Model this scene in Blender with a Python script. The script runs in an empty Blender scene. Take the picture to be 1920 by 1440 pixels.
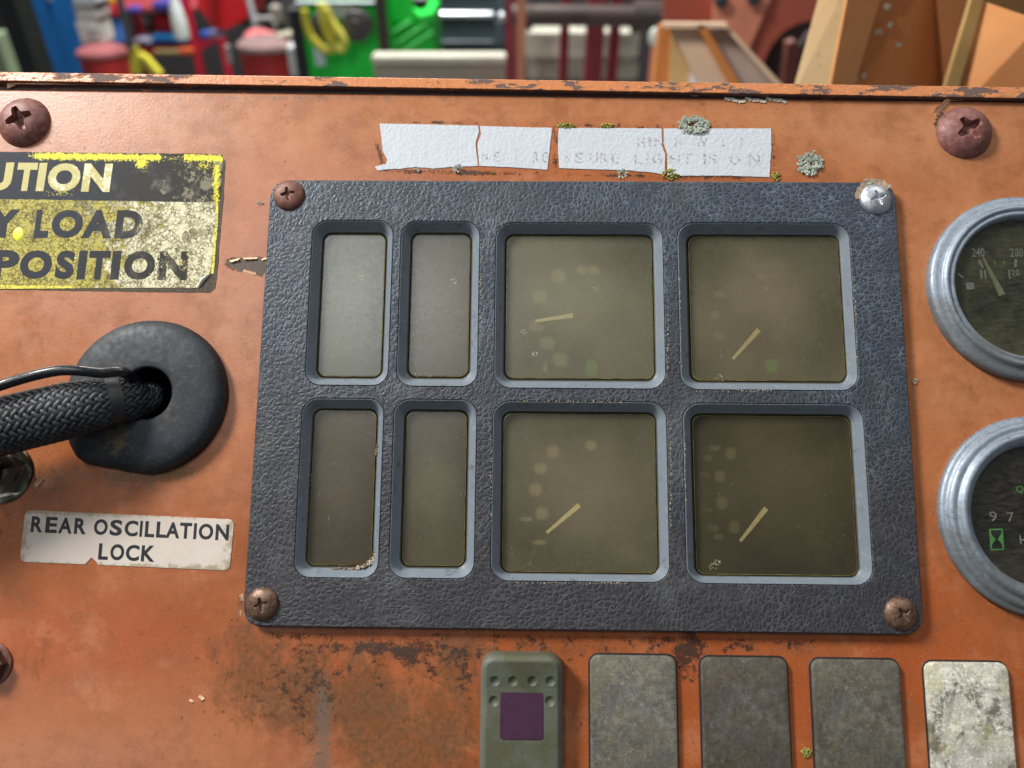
import bpy, bmesh, math, random
import numpy as np
from mathutils import Vector, Matrix, noise as mnoise
random.seed(7); np.random.seed(7)
S = bpy.context.scene
COL = S.collection
# ------------------------------------------------------------------ camera
F = 1430.0; CX = 960.0; CY = 720.0
cam_d = bpy.data.cameras.new("camera"); cam = bpy.data.objects.new("camera", cam_d); COL.objects.link(cam)
cam_d.sensor_fit = 'HORIZONTAL'; cam_d.sensor_width = 36.0; cam_d.lens = 36.0*F/1920.0
cam_d.clip_start = 0.01; cam_d.clip_end = 200
CAMH = 2.2; PITCH = math.radians(35)
CM = Matrix.Translation((0, 0, CAMH)) @ Matrix.Rotation(math.radians(90)-PITCH, 4, 'X')
cam.matrix_world = CM
cam_d.dof.use_dof = True; cam_d.dof.focus_distance = 0.245; cam_d.dof.aperture_fstop = 9.0
S.camera = cam
# the dashboard plane (measured from the four corners of the gauge bezel, 206 mm wide)
R3 = Matrix(((0.99983441, 0.00955575, -0.01548675), (-0.00704402, 0.98791965, 0.15480678), (0.01677896, -0.15467206, 0.98782338)))
PM = CM @ (Matrix.Translation((0.02179673, -0.00366518, -0.24102791)) @ R3.to_4x4())
PI_ = PM.inverted()
_o = PI_ @ CM.translation
_rc = (PI_ @ CM).to_3x3()
def P(px, py, z=0.0):
    """point of the dashboard (mm, dashboard axes) seen at a place in the photograph, z mm above the sheet"""
    d = _rc @ Vector(((px-CX)/F, -(py-CY)/F, -1.0))
    t = (z*0.001-_o.z)/d.z
    q = _o+d*t
    return Vector((q.x*1000, q.y*1000, z))
def W(px, py, Y):
    """world point on the upright plane at distance Y"""
    d = CM.to_3x3() @ Vector(((px-CX)/F, -(py-CY)/F, -1.0))
    return CM.translation+d*(Y/d.y)
# ------------------------------------------------------------------ world and lamps
w = bpy.data.worlds.new("World"); S.world = w; w.use_nodes = True
bg = w.node_tree.nodes['Background']; bg.inputs[0].default_value = (0.80, 0.88, 1.0, 1); bg.inputs[1].default_value = 0.10
def area(name, loc, target, sx, sy, power, col):
    l = bpy.data.lights.new(name, 'AREA'); l.shape = 'RECTANGLE'; l.size = sx; l.size_y = sy; l.energy = power; l.color = col
    o = bpy.data.objects.new(name, l); COL.objects.link(o)
    o.location = loc
    o.rotation_euler = (Vector(target)-Vector(loc)).to_track_quat('-Z', 'Y').to_euler()
    return o
PC = PM.translation.copy()
def from_panel(d, dist):
    """place seen from the dashboard centre in direction d (dashboard axes: right, up, out)"""
    return PC+(PM.to_3x3() @ Vector(d).normalized())*dist
area('key_light', from_panel((-0.66, 0.58, 0.50), 1.35), PC, 0.30, 0.26, 28.0, (1.0, 0.98, 0.95))  # unseen key lamp from upper left, set close to darken the lower panel
area('roof_light', PC+Vector((-0.26, -0.46, 0.84)).normalized()*2.4, PC, 0.75, 0.32, 10, (0.95, 0.97, 1.0))
area('roof_light', PC+Vector((0.45, 0.15, 0.90)).normalized()*2.4, PC, 1.6, 0.4, 4, (0.92, 0.96, 1.0))
area('reflection_light', PC+Vector((-0.50, -0.79, 0.385)).normalized()*3.2, PC, 1.5, 0.35, 5, (0.95, 0.97, 1.0))  # unseen lamp added to put a pale reflection at the lower left
area('roof_light', (-1.0, 4.2, 4.8), (0, 4.6, 1), 3.0, 1.2, 370, (1.0, 0.99, 0.96))
area('roof_light', (1.2, 0.6, 4.4), (0.9, 2.0, 1.4), 1.6, 1.0, 14, (1.0, 0.97, 0.93))
S.view_settings.view_transform = 'Standard'; S.view_settings.look = 'None'; S.view_settings.exposure = 0.12; S.view_settings.gamma = 1
S.render.engine = 'CYCLES'
# ------------------------------------------------------------------ object helpers
def tag(o, label=None, cat=None, group=None, kind=None):
    if label: o['label'] = label
    if cat: o['category'] = cat
    if group: o['group'] = group
    if kind: o['kind'] = kind
    return o
def thing(name, label, cat, loc=(0, 0, 0), group=None, M=None):
    """Empty on the dashboard (loc in mm) or, with M, anywhere"""
    o = bpy.data.objects.new(name, None); COL.objects.link(o); o.empty_display_size = 0.01
    o.matrix_world = M if M is not None else PM @ Matrix.Translation(Vector(loc)*0.001)
    return tag(o, label, cat, group)
class MB:
    def __init__(s, sc=0.001): s.v = []; s.f = []; s.sc = sc
    def add(s, vs, fs):
        n = len(s.v); s.v += [tuple(v) for v in vs]; s.f += [tuple(i+n for i in f) for f in fs]; return n
    def loft(s, loops, closed=True, cap0=False, cap1=False):
        n = len(loops[0]); vs = [p for L in loops for p in L]; fs = []
        for k in range(len(loops)-1):
            for i in range(n if closed else n-1):
                j = (i+1) % n
                fs.append((k*n+i, k*n+j, (k+1)*n+j, (k+1)*n+i))
        if cap0: fs.append(tuple(range(n-1, -1, -1)))
        if cap1: fs.append(tuple((len(loops)-1)*n+i for i in range(n)))
        s.add(vs, fs); return s
    def box(s, x0, x1, y0, y1, z0, z1, c=0.0):
        c = min(c, (x1-x0)/2.01, (y1-y0)/2.01, (z1-z0)/2.01)
        def rect(a, b, cc, d, z): return [(a, cc, z), (b, cc, z), (b, d, z), (a, d, z)]
        if c <= 0: s.loft([rect(x0, x1, y0, y1, z0), rect(x0, x1, y0, y1, z1)], cap0=True, cap1=True)
        else: s.loft([rect(x0+c, x1-c, y0+c, y1-c, z0), rect(x0, x1, y0, y1, z0+c), rect(x0, x1, y0, y1, z1-c), rect(x0+c, x1-c, y0+c, y1-c, z1)], cap0=True, cap1=True)
        return s
    def lathe(s, prof, n=64, c=(0, 0), jit=0):
        loops = [[(c[0]+r*math.cos(2*math.pi*i/n), c[1]+r*math.sin(2*math.pi*i/n), z) for i in range(n)] for r, z in prof]
        s.loft(loops, cap0=True, cap1=True); return s
    def tube(s, pts, r, n=10, squash=1.0, up=Vector((0, 0, 1)), caps=True):
        pts = [Vector(p) for p in pts]; loops = []
        for k, p in enumerate(pts):
            t = (pts[min(k+1, len(pts)-1)]-pts[max(k-1, 0)]).normalized()
            u = up if abs(t.dot(up)) < 0.95 else Vector((1, 0, 0))
            a = t.cross(u).normalized(); b = a.cross(t).normalized()
            rr_ = r[k] if isinstance(r, (list, tuple)) else r
            loops.append([p+a*math.cos(q)*rr_+b*math.sin(q)*rr_*squash for q in [2*math.pi*i/n for i in range(n)]])
        s.loft(loops, cap0=caps, cap1=caps); return s
    def ball(s, c, r, n=8, m=6, sq=(1, 1, 1)):
        loops = []
        for k in range(m+1):
            a = math.pi*(k+0.001)/(m+0.002)
            loops.append([(c[0]+r*sq[0]*math.sin(a)*math.cos(2*math.pi*i/n), c[1]+r*sq[1]*math.sin(a)*math.sin(2*math.pi*i/n), c[2]-r*sq[2]*math.cos(a)) for i in range(n)])
        s.loft(loops, cap0=True, cap1=True); return s
    def mesh(s, name, smooth=True, angle=40):
        me = bpy.data.meshes.new(name)
        me.from_pydata([(a*s.sc, b*s.sc, c*s.sc) for a, b, c in s.v], [], s.f)
        bm = bmesh.new(); bm.from_mesh(me); bmesh.ops.recalc_face_normals(bm, faces=bm.faces); bm.to_mesh(me); bm.free()
        if smooth:
            me.shade_smooth()
            try: me.set_sharp_from_angle(angle=math.radians(angle))
            except Exception: pass
        return me
    def build(s, name, mat, parent=None, smooth=True, angle=40, at=None):
        o = bpy.data.objects.new(name, s.mesh(name, smooth, angle)); COL.objects.link(o)
        if mat: o.data.materials.append(mat)
        if parent is not None: o.parent = parent
        elif at is not None: o.matrix_world = at
        return o
def rrect(cx, cy, wd, ht, r, z, n=6):
    r = max(0.01, min(r, wd/2-0.01, ht/2-0.01)); L = []
    for (sx, sy, a0) in ((1, 1, 0), (-1, 1, 90), (-1, -1, 180), (1, -1, 270)):
        for k in range(n+1):
            a = math.radians(a0+90*k/n)
            L.append((cx+sx*(wd/2-r)+r*math.cos(a), cy+sy*(ht/2-r)+r*math.sin(a), z))
    return L
def fill_loops(loops, z):
    """triangulated face with holes"""
    bm = bmesh.new(); es = []
    for L in loops:
        vs = [bm.verts.new((p[0], p[1], z)) for p in L]
        es += [bm.edges.new((vs[i], vs[(i+1) % len(vs)])) for i in range(len(vs))]
    bmesh.ops.triangle_fill(bm, use_beauty=True, use_dissolve=False, edges=es)
    bm.verts.index_update()
    v = [tuple(q.co) for q in bm.verts]; f = [tuple(q.index for q in fc.verts) for fc in bm.faces]; bm.free()
    return v, f
def inset_poly(pts, d):
    """move a closed polygon inwards by d (simple vertex-normal offset)"""
    n = len(pts); A = sum(pts[i][0]*pts[(i+1) % n][1]-pts[(i+1) % n][0]*pts[i][1] for i in range(n)); s = 1 if A > 0 else -1
    out = []
    for i in range(n):
        a = Vector(pts[i-1][:2]); b = Vector(pts[i][:2]); c = Vector(pts[(i+1) % n][:2])
        e1 = (b-a).normalized(); e2 = (c-b).normalized()
        nn = Vector((-(e1.y+e2.y), e1.x+e2.x))
        if nn.length < 1e-6: nn = Vector((-e1.y, e1.x))
        nn.normalize(); out.append((b.x+nn.x*d*s, b.y+nn.y*d*s))
    return out
def plate(name, outer, z0, z1, mat, parent=None, at=None, bevel=0.3, holes=(), off=(0, 0)):
    mb = MB()
    o = [(p[0]-off[0], p[1]-off[1]) for p in outer]
    hs = [[(p[0]-off[0], p[1]-off[1]) for p in h] for h in holes]
    oi = inset_poly(o, bevel); hi = [inset_poly(h, -bevel) for h in hs]
    v, f = fill_loops([oi]+hi, z1); mb.add(v, f)
    for a, b in [(o, oi)]+list(zip(hs, hi)):
        mb.loft([[(p[0], p[1], z0) for p in a], [(p[0], p[1], z1-bevel) for p in a], [((p[0]*.35+q[0]*.65), (p[1]*.35+q[1]*.65), z1-bevel*.3) for p, q in zip(a, b)], [(p[0], p[1], z1) for p in b]])
    bmv = mb.mesh(name, True, 50)
    bm = bmesh.new(); bm.from_mesh(bmv); bmesh.ops.remove_doubles(bm, verts=bm.verts, dist=1e-6)
    bmesh.ops.recalc_face_normals(bm, faces=bm.faces); bm.to_mesh(bmv); bm.free()
    bmv.shade_smooth(); bmv.set_sharp_from_angle(angle=math.radians(18))
    ob = bpy.data.objects.new(name, bmv); COL.objects.link(ob); ob.data.materials.append(mat)
    if parent is not None: ob.parent = parent
    elif at is not None: ob.matrix_world = at
    return ob
def rough(pts, amp, step=1.2, seed=0, closed=True):
    """subdivide a polygon and make its edge uneven"""
    out = []; n = len(pts)
    for i in range(n if closed else n-1):
        a = Vector(pts[i][:2]); b = Vector(pts[(i+1) % n][:2]); k = max(1, int((b-a).length/step))
        for j in range(k):
            p = a.lerp(b, j/k)
            q = mnoise.noise_vector(Vector((p.x*0.9, p.y*0.9, seed*3.3)))
            q2 = mnoise.noise_vector(Vector((p.x*2.9, p.y*2.9, seed*3.3+9)))
            out.append((p.x+(q.x+q2.x*.5)*amp, p.y+(q.y+q2.y*.5)*amp))
    return out
# ------------------------------------------------------------------ node helpers
class N:
    def __init__(s, name):
        s.m = bpy.data.materials.new(name); s.m.use_nodes = True; s.t = s.m.node_tree; s.t.nodes.clear()
        s.out = s.t.nodes.new('ShaderNodeOutputMaterial')
        s.b = s.t.nodes.new('ShaderNodeBsdfPrincipled'); s.t.links.new(s.b.outputs[0], s.out.inputs[0])
        tc = s.t.nodes.new('ShaderNodeTexCoord'); s.mm = s.vm('SCALE', tc.outputs['Object'], scale=1000.0)
        s.m3 = tc.outputs['Object']
    def put(s, sock, v):
        if isinstance(v, bpy.types.NodeSocket): s.t.links.new(v, sock)
        elif isinstance(v, (tuple, list)) and len(v) == 3 and sock.type == 'RGBA': sock.default_value = (*v, 1)
        else: sock.default_value = v
    def vm(s, op, a, b=None, scale=None):
        n = s.t.nodes.new('ShaderNodeVectorMath'); n.operation = op; s.put(n.inputs[0], a)
        if b is not None: s.put(n.inputs[1], b)
        if scale is not None: s.put(n.inputs['Scale'], scale)
        return n.outputs[0]
    def ma(s, op, a, b=0.0, c=None, clamp=False):
        n = s.t.nodes.new('ShaderNodeMath'); n.operation = op; n.use_clamp = clamp; s.put(n.inputs[0], a); s.put(n.inputs[1], b)
        if c is not None: s.put(n.inputs[2], c)
        return n.outputs[0]
    def noise(s, scale, detail=4, rough=0.55, dist=0.0, vec=None, color=False):
        n = s.t.nodes.new('ShaderNodeTexNoise'); s.put(n.inputs['Vector'], vec if vec is not None else s.mm)
        s.put(n.inputs['Scale'], scale); n.inputs['Detail'].default_value = detail; n.inputs['Roughness'].default_value = rough; n.inputs['Distortion'].default_value = dist
        return n.outputs[1] if color else n.outputs[0]
    def vor(s, scale, feature='F1', vec=None, out=0, rnd=1.0):
        n = s.t.nodes.new('ShaderNodeTexVoronoi'); n.feature = feature; s.put(n.inputs['Vector'], vec if vec is not None else s.mm)
        s.put(n.inputs['Scale'], scale); n.inputs['Randomness'].default_value = rnd
        return n.outputs[out]
    def step(s, v, lo, hi):
        n = s.t.nodes.new('ShaderNodeMapRange'); n.interpolation_type = 'SMOOTHSTEP'; s.put(n.inputs[0], v); s.put(n.inputs[1], lo); s.put(n.inputs[2], hi)
        return n.outputs[0]
    def lin(s, v, a, b, c, d):
        n = s.t.nodes.new('ShaderNodeMapRange'); s.put(n.inputs[0], v)
        for i, q in enumerate((a, b, c, d)): s.put(n.inputs[i+1], q)
        return n.outputs[0]
    def mix(s, f, a, b, mode='MIX'):
        n = s.t.nodes.new('ShaderNodeMix'); n.data_type = 'RGBA'; n.blend_type = mode
        s.put(n.inputs[0], f); s.put(n.inputs[6], a); s.put(n.inputs[7], b); return n.outputs[2]
    def attr(s, name):
        n = s.t.nodes.new('ShaderNodeAttribute'); n.attribute_name = name; return n.outputs['Fac']
    def bump(s, h, strength=0.5, dist=0.0003, prev=None):
        n = s.t.nodes.new('ShaderNodeBump'); s.put(n.inputs['Height'], h); n.inputs['Strength'].default_value = strength; n.inputs['Distance'].default_value = dist
        if prev is not None: s.put(n.inputs['Normal'], prev)
        return n.outputs[0]
    def sep(s, v):
        n = s.t.nodes.new('ShaderNodeSeparateXYZ'); s.put(n.inputs[0], v); return n.outputs
    def set(s, color=None, rough=None, normal=None, metal=None, spec=None, coat=None, **k):
        B = s.b.inputs
        if color is not None: s.put(B['Base Color'], color)
        if rough is not None: s.put(B['Roughness'], rough)
        if normal is not None: s.put(B['Normal'], normal)
        if metal is not None: s.put(B['Metallic'], metal)
        if spec is not None: s.put(B['Specular IOR Level'], spec)
        if coat is not None: s.put(B['Coat Weight'], coat)
        for a, b in k.items(): s.put(B[a.replace('_', ' ')], b)
        return s.m
def simple(name, col, rough=0.5, metal=0.0, var=0.15, sc=20.0, bumpd=0.0, spec=None):
    """plain painted or moulded surface with uneven tone, scale per metre"""
    n = N(name); a = n.noise(sc, 5, 0.6, vec=n.m3)
    c = n.mix(n.lin(a, 0.3, 0.7, 0, 1), tuple(x*(1-var) for x in col), tuple(min(1, x*(1+var)) for x in col))
    r = n.lin(n.noise(sc*3, 3, vec=n.m3), 0.3, 0.7, max(0.02, rough-0.08), rough+0.08)
    nm = n.bump(n.noise(sc*4, 4, vec=n.m3), 0.4, bumpd) if bumpd else None
    return n.set(c, r, nm, metal, spec)
# ------------------------------------------------------------------ materials of the dashboard
def mat_paint():
    n = N('weathered_orange_paint')
    big = n.noise(0.025, 4, 0.6); mid = n.noise(0.12, 5, 0.65); fine = n.noise(1.6, 6, 0.7); mic = n.noise(5.0, 3, 0.7)
    c = n.mix(n.step(big, 0.35, 0.65), (0.275, 0.074, 0.021), (0.36, 0.112, 0.034))
    c = n.mix(n.ma('MULTIPLY', n.step(mid, 0.45, 0.75), 0.35), c, (0.52, 0.17, 0.075))
    # chalky sun-bleached film, with pale sheen and reflected light painted in
    fade_sheen = n.attr('fade_sheen')
    c = n.mix(n.ma('MULTIPLY', fade_sheen, n.lin(mid, 0.3, 0.7, 0.75, 1.0), clamp=True), c, (0.42, 0.185, 0.100))
    tan = n.attr('tan')
    c = n.mix(n.ma('MULTIPLY', tan, n.lin(mid, 0.25, 0.7, 0.7, 1.0), clamp=True), c, (0.45, 0.195, 0.082))
    deep_shade = n.attr('deep_shade')
    c = n.mix(n.ma('MULTIPLY', deep_shade, 0.85), c, (0.34, 0.075, 0.017))  # strong orange tone, with shade over the lower left painted in
    c = n.mix(n.ma('MULTIPLY', n.step(n.noise(0.6, 9, 0.9), 0.50, 0.60), 0.22), c, (0.20, 0.07, 0.03))
    c = n.mix(n.ma('MULTIPLY', n.step(n.noise(1.2, 6, 0.85), 0.56, 0.63), 0.22), c, (0.80, 0.48, 0.30))
    c = n.mix(n.ma('MULTIPLY', n.step(n.noise(0.07, 7, 0.75), 0.46, 0.64), 0.5), c, (0.23, 0.080, 0.030))
    c = n.mix(n.ma('MULTIPLY', n.step(n.noise(0.045, 7, 0.72, vec=n.vm('ADD', n.mm, (90., 20., 0))), 0.52, 0.68), 0.45), c, (0.50, 0.20, 0.095))
    # small brown specks
    sp = n.ma('MULTIPLY', n.step(n.vor(0.32), 0.12, 0.05), n.step(n.noise(0.05, 2), 0.45, 0.6))
    c = n.mix(n.ma('MULTIPLY', sp, 0.75), c, (0.11, 0.04, 0.02))
    # brown grime film
    g = n.attr('grime')
    gm = n.step(n.ma('ADD', g, n.lin(n.noise(0.10, 10, 0.80, vec=n.vm('MULTIPLY', n.mm, (1.3, 0.6, 1.0))), 0.30, 0.70, -0.50, 0.50)), 0.30, 0.85)
    gm2 = n.ma('MULTIPLY', gm, n.lin(n.noise(0.6, 8, 0.8), 0.38, 0.60, 0.40, 0.95))
    c = n.mix(n.ma('MULTIPLY', gm2, 0.88), c, n.mix(n.step(mid, 0.4, 0.6), (0.105, 0.046, 0.012), (0.070, 0.043, 0.015)))
    gy = n.attr('grey')
    c = n.mix(n.ma('MULTIPLY', n.step(n.ma('ADD', gy, n.lin(n.noise(1.0, 6, 0.75), 0.3, 0.7, -0.4, 0.4)), 0.35, 0.7), 0.75), c, (0.13, 0.10, 0.075))
    # olive algae film
    al = n.attr('algae')
    c = n.mix(n.ma('MULTIPLY', n.step(n.ma('ADD', al, n.lin(n.noise(0.8, 6, 0.7), 0.3, 0.7, -0.4, 0.4)), 0.35, 0.75), 0.7), c, (0.12, 0.085, 0.022))
    # black mould spots
    bl = n.attr('black')
    bm_ = n.step(n.ma('ADD', bl, n.lin(n.noise(0.22, 11, 0.88), 0.33, 0.67, -0.75, 0.75)), 0.50, 0.60)
    c = n.mix(n.ma('MULTIPLY', bm_, 0.88), c, (0.030, 0.022, 0.018))
    # bare primer where the paint has flaked off
    pr = n.attr('prim')
    pm = n.step(n.ma('ADD', pr, n.lin(n.noise(0.9, 5, 0.6), 0.3, 0.7, -0.16, 0.16)), 0.46, 0.54)
    c = n.mix(pm, c, n.mix(n.noise(1.5, 5), (0.045, 0.026, 0.013), (0.085, 0.052, 0.030)))
    # pale crumbled, scratched paint, plus a sparkling highlight painted in
    sc = n.attr('scuff_glint')
    sm = n.step(n.ma('ADD', sc, n.lin(n.noise(2.6, 6, 0.8), 0.35, 0.65, -0.5, 0.5)), 0.5, 0.75)
    c = n.mix(n.ma('MULTIPLY', sm, 0.7), c, (0.72, 0.47, 0.33))
    # pale dust dots
    dd = n.ma('MULTIPLY', n.step(n.vor(0.55), 0.07, 0.03), n.step(n.noise(0.11, 2), 0.5, 0.6))
    c = n.mix(n.ma('MULTIPLY', dd, 0.5), c, (0.75, 0.5, 0.35))
    nm = n.bump(n.ma('ADD', n.noise(0.9, 4, 0.55), n.ma('MULTIPLY', mic, 0.22)), 0.22, 0.00022)
    nm = n.bump(n.ma('SUBTRACT', n.ma('MULTIPLY', bm_, 0.35), n.ma('SUBTRACT', pm, n.ma('MULTIPLY', sm, 0.5))), 0.7, 0.00035, nm)
    r = n.ma('ADD', n.lin(mid, 0.3, 0.7, 0.22, 0.34), n.ma('MULTIPLY', n.ma('ADD', n.ma('ADD', gm, pm, clamp=True), n.ma('MULTIPLY', fade_sheen, 0.4), clamp=True), 0.20))
    return n.set(c, r, nm, spec=0.42)
def mat_old_paint(chips=0.5, name='chipped_orange_paint', base=(0.62, 0.23, 0.085)):
    n = N(name)
    a = n.noise(0.16, 6, 0.62, vec=n.vm('MULTIPLY', n.mm, (0.55, 1.6, 1.0)))
    a = n.ma('ADD', a, n.lin(n.sep(n.mm)[0], 20, 130, 0.0, 0.05))
    chip = n.step(a, chips, chips+0.012)
    c = n.mix(n.noise(0.3, 4), base, tuple(x*0.75 for x in base))
    c = n.mix(n.step(n.noise(1.4, 5), 0.6, 0.7), c, tuple(min(1, x*1.35) for x in base))
    prim = n.mix(n.noise(1.6, 6, 0.7), (0.07, 0.042, 0.038), (0.20, 0.12, 0.10))
    c = n.mix(chip, c, prim)
    edge = n.ma('MULTIPLY', n.step(a, chips-0.03, chips-0.004), n.ma('SUBTRACT', 1.0, chip))
    c = n.mix(n.ma('MULTIPLY', edge, 0.35), c, (0.8, 0.5, 0.3))
    h = n.ma('SUBTRACT', n.ma('ADD', n.ma('MULTIPLY', n.noise(0.7, 4), 0.5), n.ma('MULTIPLY', edge, 0.6)), n.ma('MULTIPLY', chip, 1.0))
    return n.set(c, n.mix(chip, (0.34,)*3, (0.75,)*3), n.bump(h, 0.9, 0.0004), spec=0.4)
def mat_leather():
    n = N('blue_black_leatherette')
    wv = n.vm('SCALE', n.vm('SUBTRACT', n.noise(0.55, 3, 0.6, color=True), (0.5, 0.5, 0.5)), scale=1.5)
    v = n.vm('ADD', n.vm('MULTIPLY', n.mm, (0.86, 1.12, 1.0)), wv)
    v2 = n.vm('ADD', n.vm('MULTIPLY', n.mm, (1.1, 0.8, 1.0)), wv)
    e1 = n.vor(0.60, 'DISTANCE_TO_EDGE', v); e2 = n.vor(0.62, 'DISTANCE_TO_EDGE', v2)
    reg = n.step(n.noise(0.02, 2), 0.45, 0.55)
    e = n.ma('ADD', n.ma('MULTIPLY', e1, n.ma('SUBTRACT', 1.0, reg)), n.ma('MULTIPLY', e2, reg))
    rnd = n.noise(0.30, 3, 0.6)
    line = n.ma('MULTIPLY', n.step(e, 0.065, 0.012), n.lin(n.noise(0.16, 5, 0.7), 0.36, 0.60, 0.05, 1.15), clamp=True)
    big = n.noise(0.018, 3, 0.6); fine = n.noise(3.0, 4, 0.7)
    pos = n.sep(n.mm)
    # bluer and paler towards the top of the plate, warmer and darker below
    top = n.step(n.ma('ADD', pos[1], n.lin(big, 0.3, 0.7, -35, 35)), -60, 55)
    base = n.mix(top, (0.027, 0.025, 0.029), (0.031, 0.042, 0.058))
    base = n.mix(n.lin(fine, 0.3, 0.7, 0.0, 0.35), base, (0.055, 0.06, 0.07))
    crease = n.mix(top, (0.105, 0.102, 0.106), (0.135, 0.178, 0.218))
    c = n.mix(n.ma('MULTIPLY', line, 0.80), base, crease)
    du = n.ma('MULTIPLY', n.step(n.noise(0.045, 5, 0.65), 0.52, 0.72), 0.35)
    c = n.mix(du, c, (0.125, 0.130, 0.125))
    gr = n.attr('algae')
    c = n.mix(n.ma('MULTIPLY', n.step(n.ma('ADD', gr, n.lin(n.noise(0.4, 5), 0.3, 0.7, -0.3, 0.3)), 0.2, 0.9), 0.5), c, (0.09, 0.085, 0.045))
    sp = n.step(n.vor(0.33), 0.045, 0.02)
    c = n.mix(n.ma('MULTIPLY', sp, n.step(n.noise(0.09, 2), 0.55, 0.62)), c, (0.55, 0.56, 0.55))
    h = n.ma('ADD', n.step(e, 0.0, 0.30), n.ma('MULTIPLY', n.noise(1.2, 4, 0.6), 0.25))
    nm = n.bump(h, 0.55, 0.00022)
    return n.set(c, n.lin(fine, 0.3, 0.7, 0.40, 0.56), nm, spec=0.42)
def mat_recess():
    n = N('moulded_grey_plastic')
    c = n.mix(n.noise(0.12, 4), (0.130, 0.155, 0.182), (0.185, 0.215, 0.242))
    c = n.mix(n.ma('MULTIPLY', n.step(n.noise(0.5, 6, 0.75), 0.56, 0.68), 0.5), c, (0.34, 0.38, 0.38))
    c = n.mix(n.ma('MULTIPLY', n.step(n.noise(0.25, 5, 0.7), 0.58, 0.68), 0.6), c, (0.05, 0.045, 0.042))
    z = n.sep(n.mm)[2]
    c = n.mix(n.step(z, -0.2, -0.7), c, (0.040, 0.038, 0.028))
    return n.set(c, 0.45, n.bump(n.noise(1.2, 4), 0.25, 0.0002), spec=0.35)
def mat_lens(name, dust, tone, top=0.0, seed=0.0):
    n = N(name)
    v = n.vm('ADD', n.mm, (seed*37.0, seed*91.0, 0))
    a = n.noise(0.035, 3, 0.55, vec=v); b = n.noise(0.9, 6, 0.75, vec=v)
    fac = n.ma('ADD', n.lin(a, 0.3, 0.7, dust-0.07, dust+0.06), n.ma('MULTIPLY', n.lin(b, 0.3, 0.7, -0.5, 0.5), 0.05), clamp=True)
    d1 = tuple(x*0.82 for x in tone); d2 = tuple(min(1, x*1.25) for x in tone)
    col = n.mix(n.step(n.noise(0.016, 2, 0.5, vec=n.vm('ADD', v, (50., 0, 0))), 0.35, 0.65), d1, d2)
    sp = n.ma('MULTIPLY', n.step(n.vor(0.45, vec=v), 0.07, 0.02), n.step(n.noise(0.13, 2, vec=v), 0.44, 0.56))
    scr = n.step(n.noise(0.35, 2, 0.5, dist=2.0, vec=n.vm('MULTIPLY', v, (3.0, 0.18, 1))), 0.71, 0.74)
    sp2 = n.ma('MAXIMUM', sp, n.ma('MULTIPLY', n.ma('MULTIPLY', scr, n.step(n.noise(0.2, 2, vec=v), 0.5, 0.6)), 0.35))
    col = n.mix(n.ma('MULTIPLY', n.step(n.noise(0.7, 7, 0.85, vec=v), 0.50, 0.62), 0.22), col, tuple(min(1, x*1.9+0.02) for x in tone))
    col = n.mix(n.ma('MULTIPLY', n.step(n.noise(0.10, 5, 0.65, vec=v), 0.55, 0.75), 0.35), col, tuple(min(1, x*1.6+0.01) for x in tone))
    tg = n.t.nodes.new('ShaderNodeTexCoord'); dv = n.vm('SUBTRACT', tg.outputs['Generated'], (.45, .56, .9)); ln_ = n.t.nodes.new('ShaderNodeVectorMath'); ln_.operation = 'LENGTH'; n.put(ln_.inputs[0], n.vm('MULTIPLY', dv, (1, 1, 0)))
    film = n.step(n.ma('ADD', ln_.outputs['Value'], n.lin(n.noise(0.05, 3, 0.5, vec=v), 0.3, 0.7, -0.16, 0.16)), 0.66, 0.02)  # reflected bloom painted as a paler lens centre
    col = n.mix(n.ma('MULTIPLY', film, 0.75), col, tuple(min(1, x*1.75+0.012) for x in tone))
    col = n.mix(n.ma('MULTIPLY', sp2, 0.75), col, (0.52, 0.50, 0.38))
    n.t.nodes.remove(n.b)
    tr = n.t.nodes.new('ShaderNodeBsdfTransparent'); tr.inputs[0].default_value = (0.93, 0.88, 0.70, 1)
    gl = n.t.nodes.new('ShaderNodeBsdfGlossy'); gl.inputs['Roughness'].default_value = 0.22
    ft = n.t.nodes.new('ShaderNodeMixShader'); ft.inputs[0].default_value = 0.04; n.t.links.new(tr.outputs[0], ft.inputs[1]); n.t.links.new(gl.outputs[0], ft.inputs[2])
    g = n.t.nodes.new('ShaderNodeBsdfPrincipled'); n.put(g.inputs['Base Color'], col); n.put(g.inputs['Roughness'], n.lin(b, 0.3, 0.7, 0.26, 0.36)); g.inputs['Specular IOR Level'].default_value = 0.6
    n.put(g.inputs['Normal'], n.bump(b, 0.15, 0.0001))
    mx = n.t.nodes.new('ShaderNodeMixShader'); n.put(mx.inputs[0], n.ma('MAXIMUM', fac, sp2)); n.t.links.new(ft.outputs[0], mx.inputs[1]); n.t.links.new(g.outputs[0], mx.inputs[2])
    n.t.links.new(mx.outputs[0], n.out.inputs[0]); return n.m
def mat_screw(name, c1, c2, metal=0.35, rough=0.5):
    n = N(name)
    c = n.mix(n.step(n.noise(0.5, 5, 0.65), 0.4, 0.62), c1, c2)
    c = n.mix(n.ma('MULTIPLY', n.step(n.noise(1.8, 5, 0.7), 0.55, 0.66), 0.5), c, tuple(x*0.35 for x in c1))
    return n.set(c, n.lin(n.noise(1.5, 4), 0.3, 0.7, rough-0.1, rough+0.12), n.bump(n.noise(1.6, 5, 0.7), 0.5, 0.0002), metal)
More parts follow.
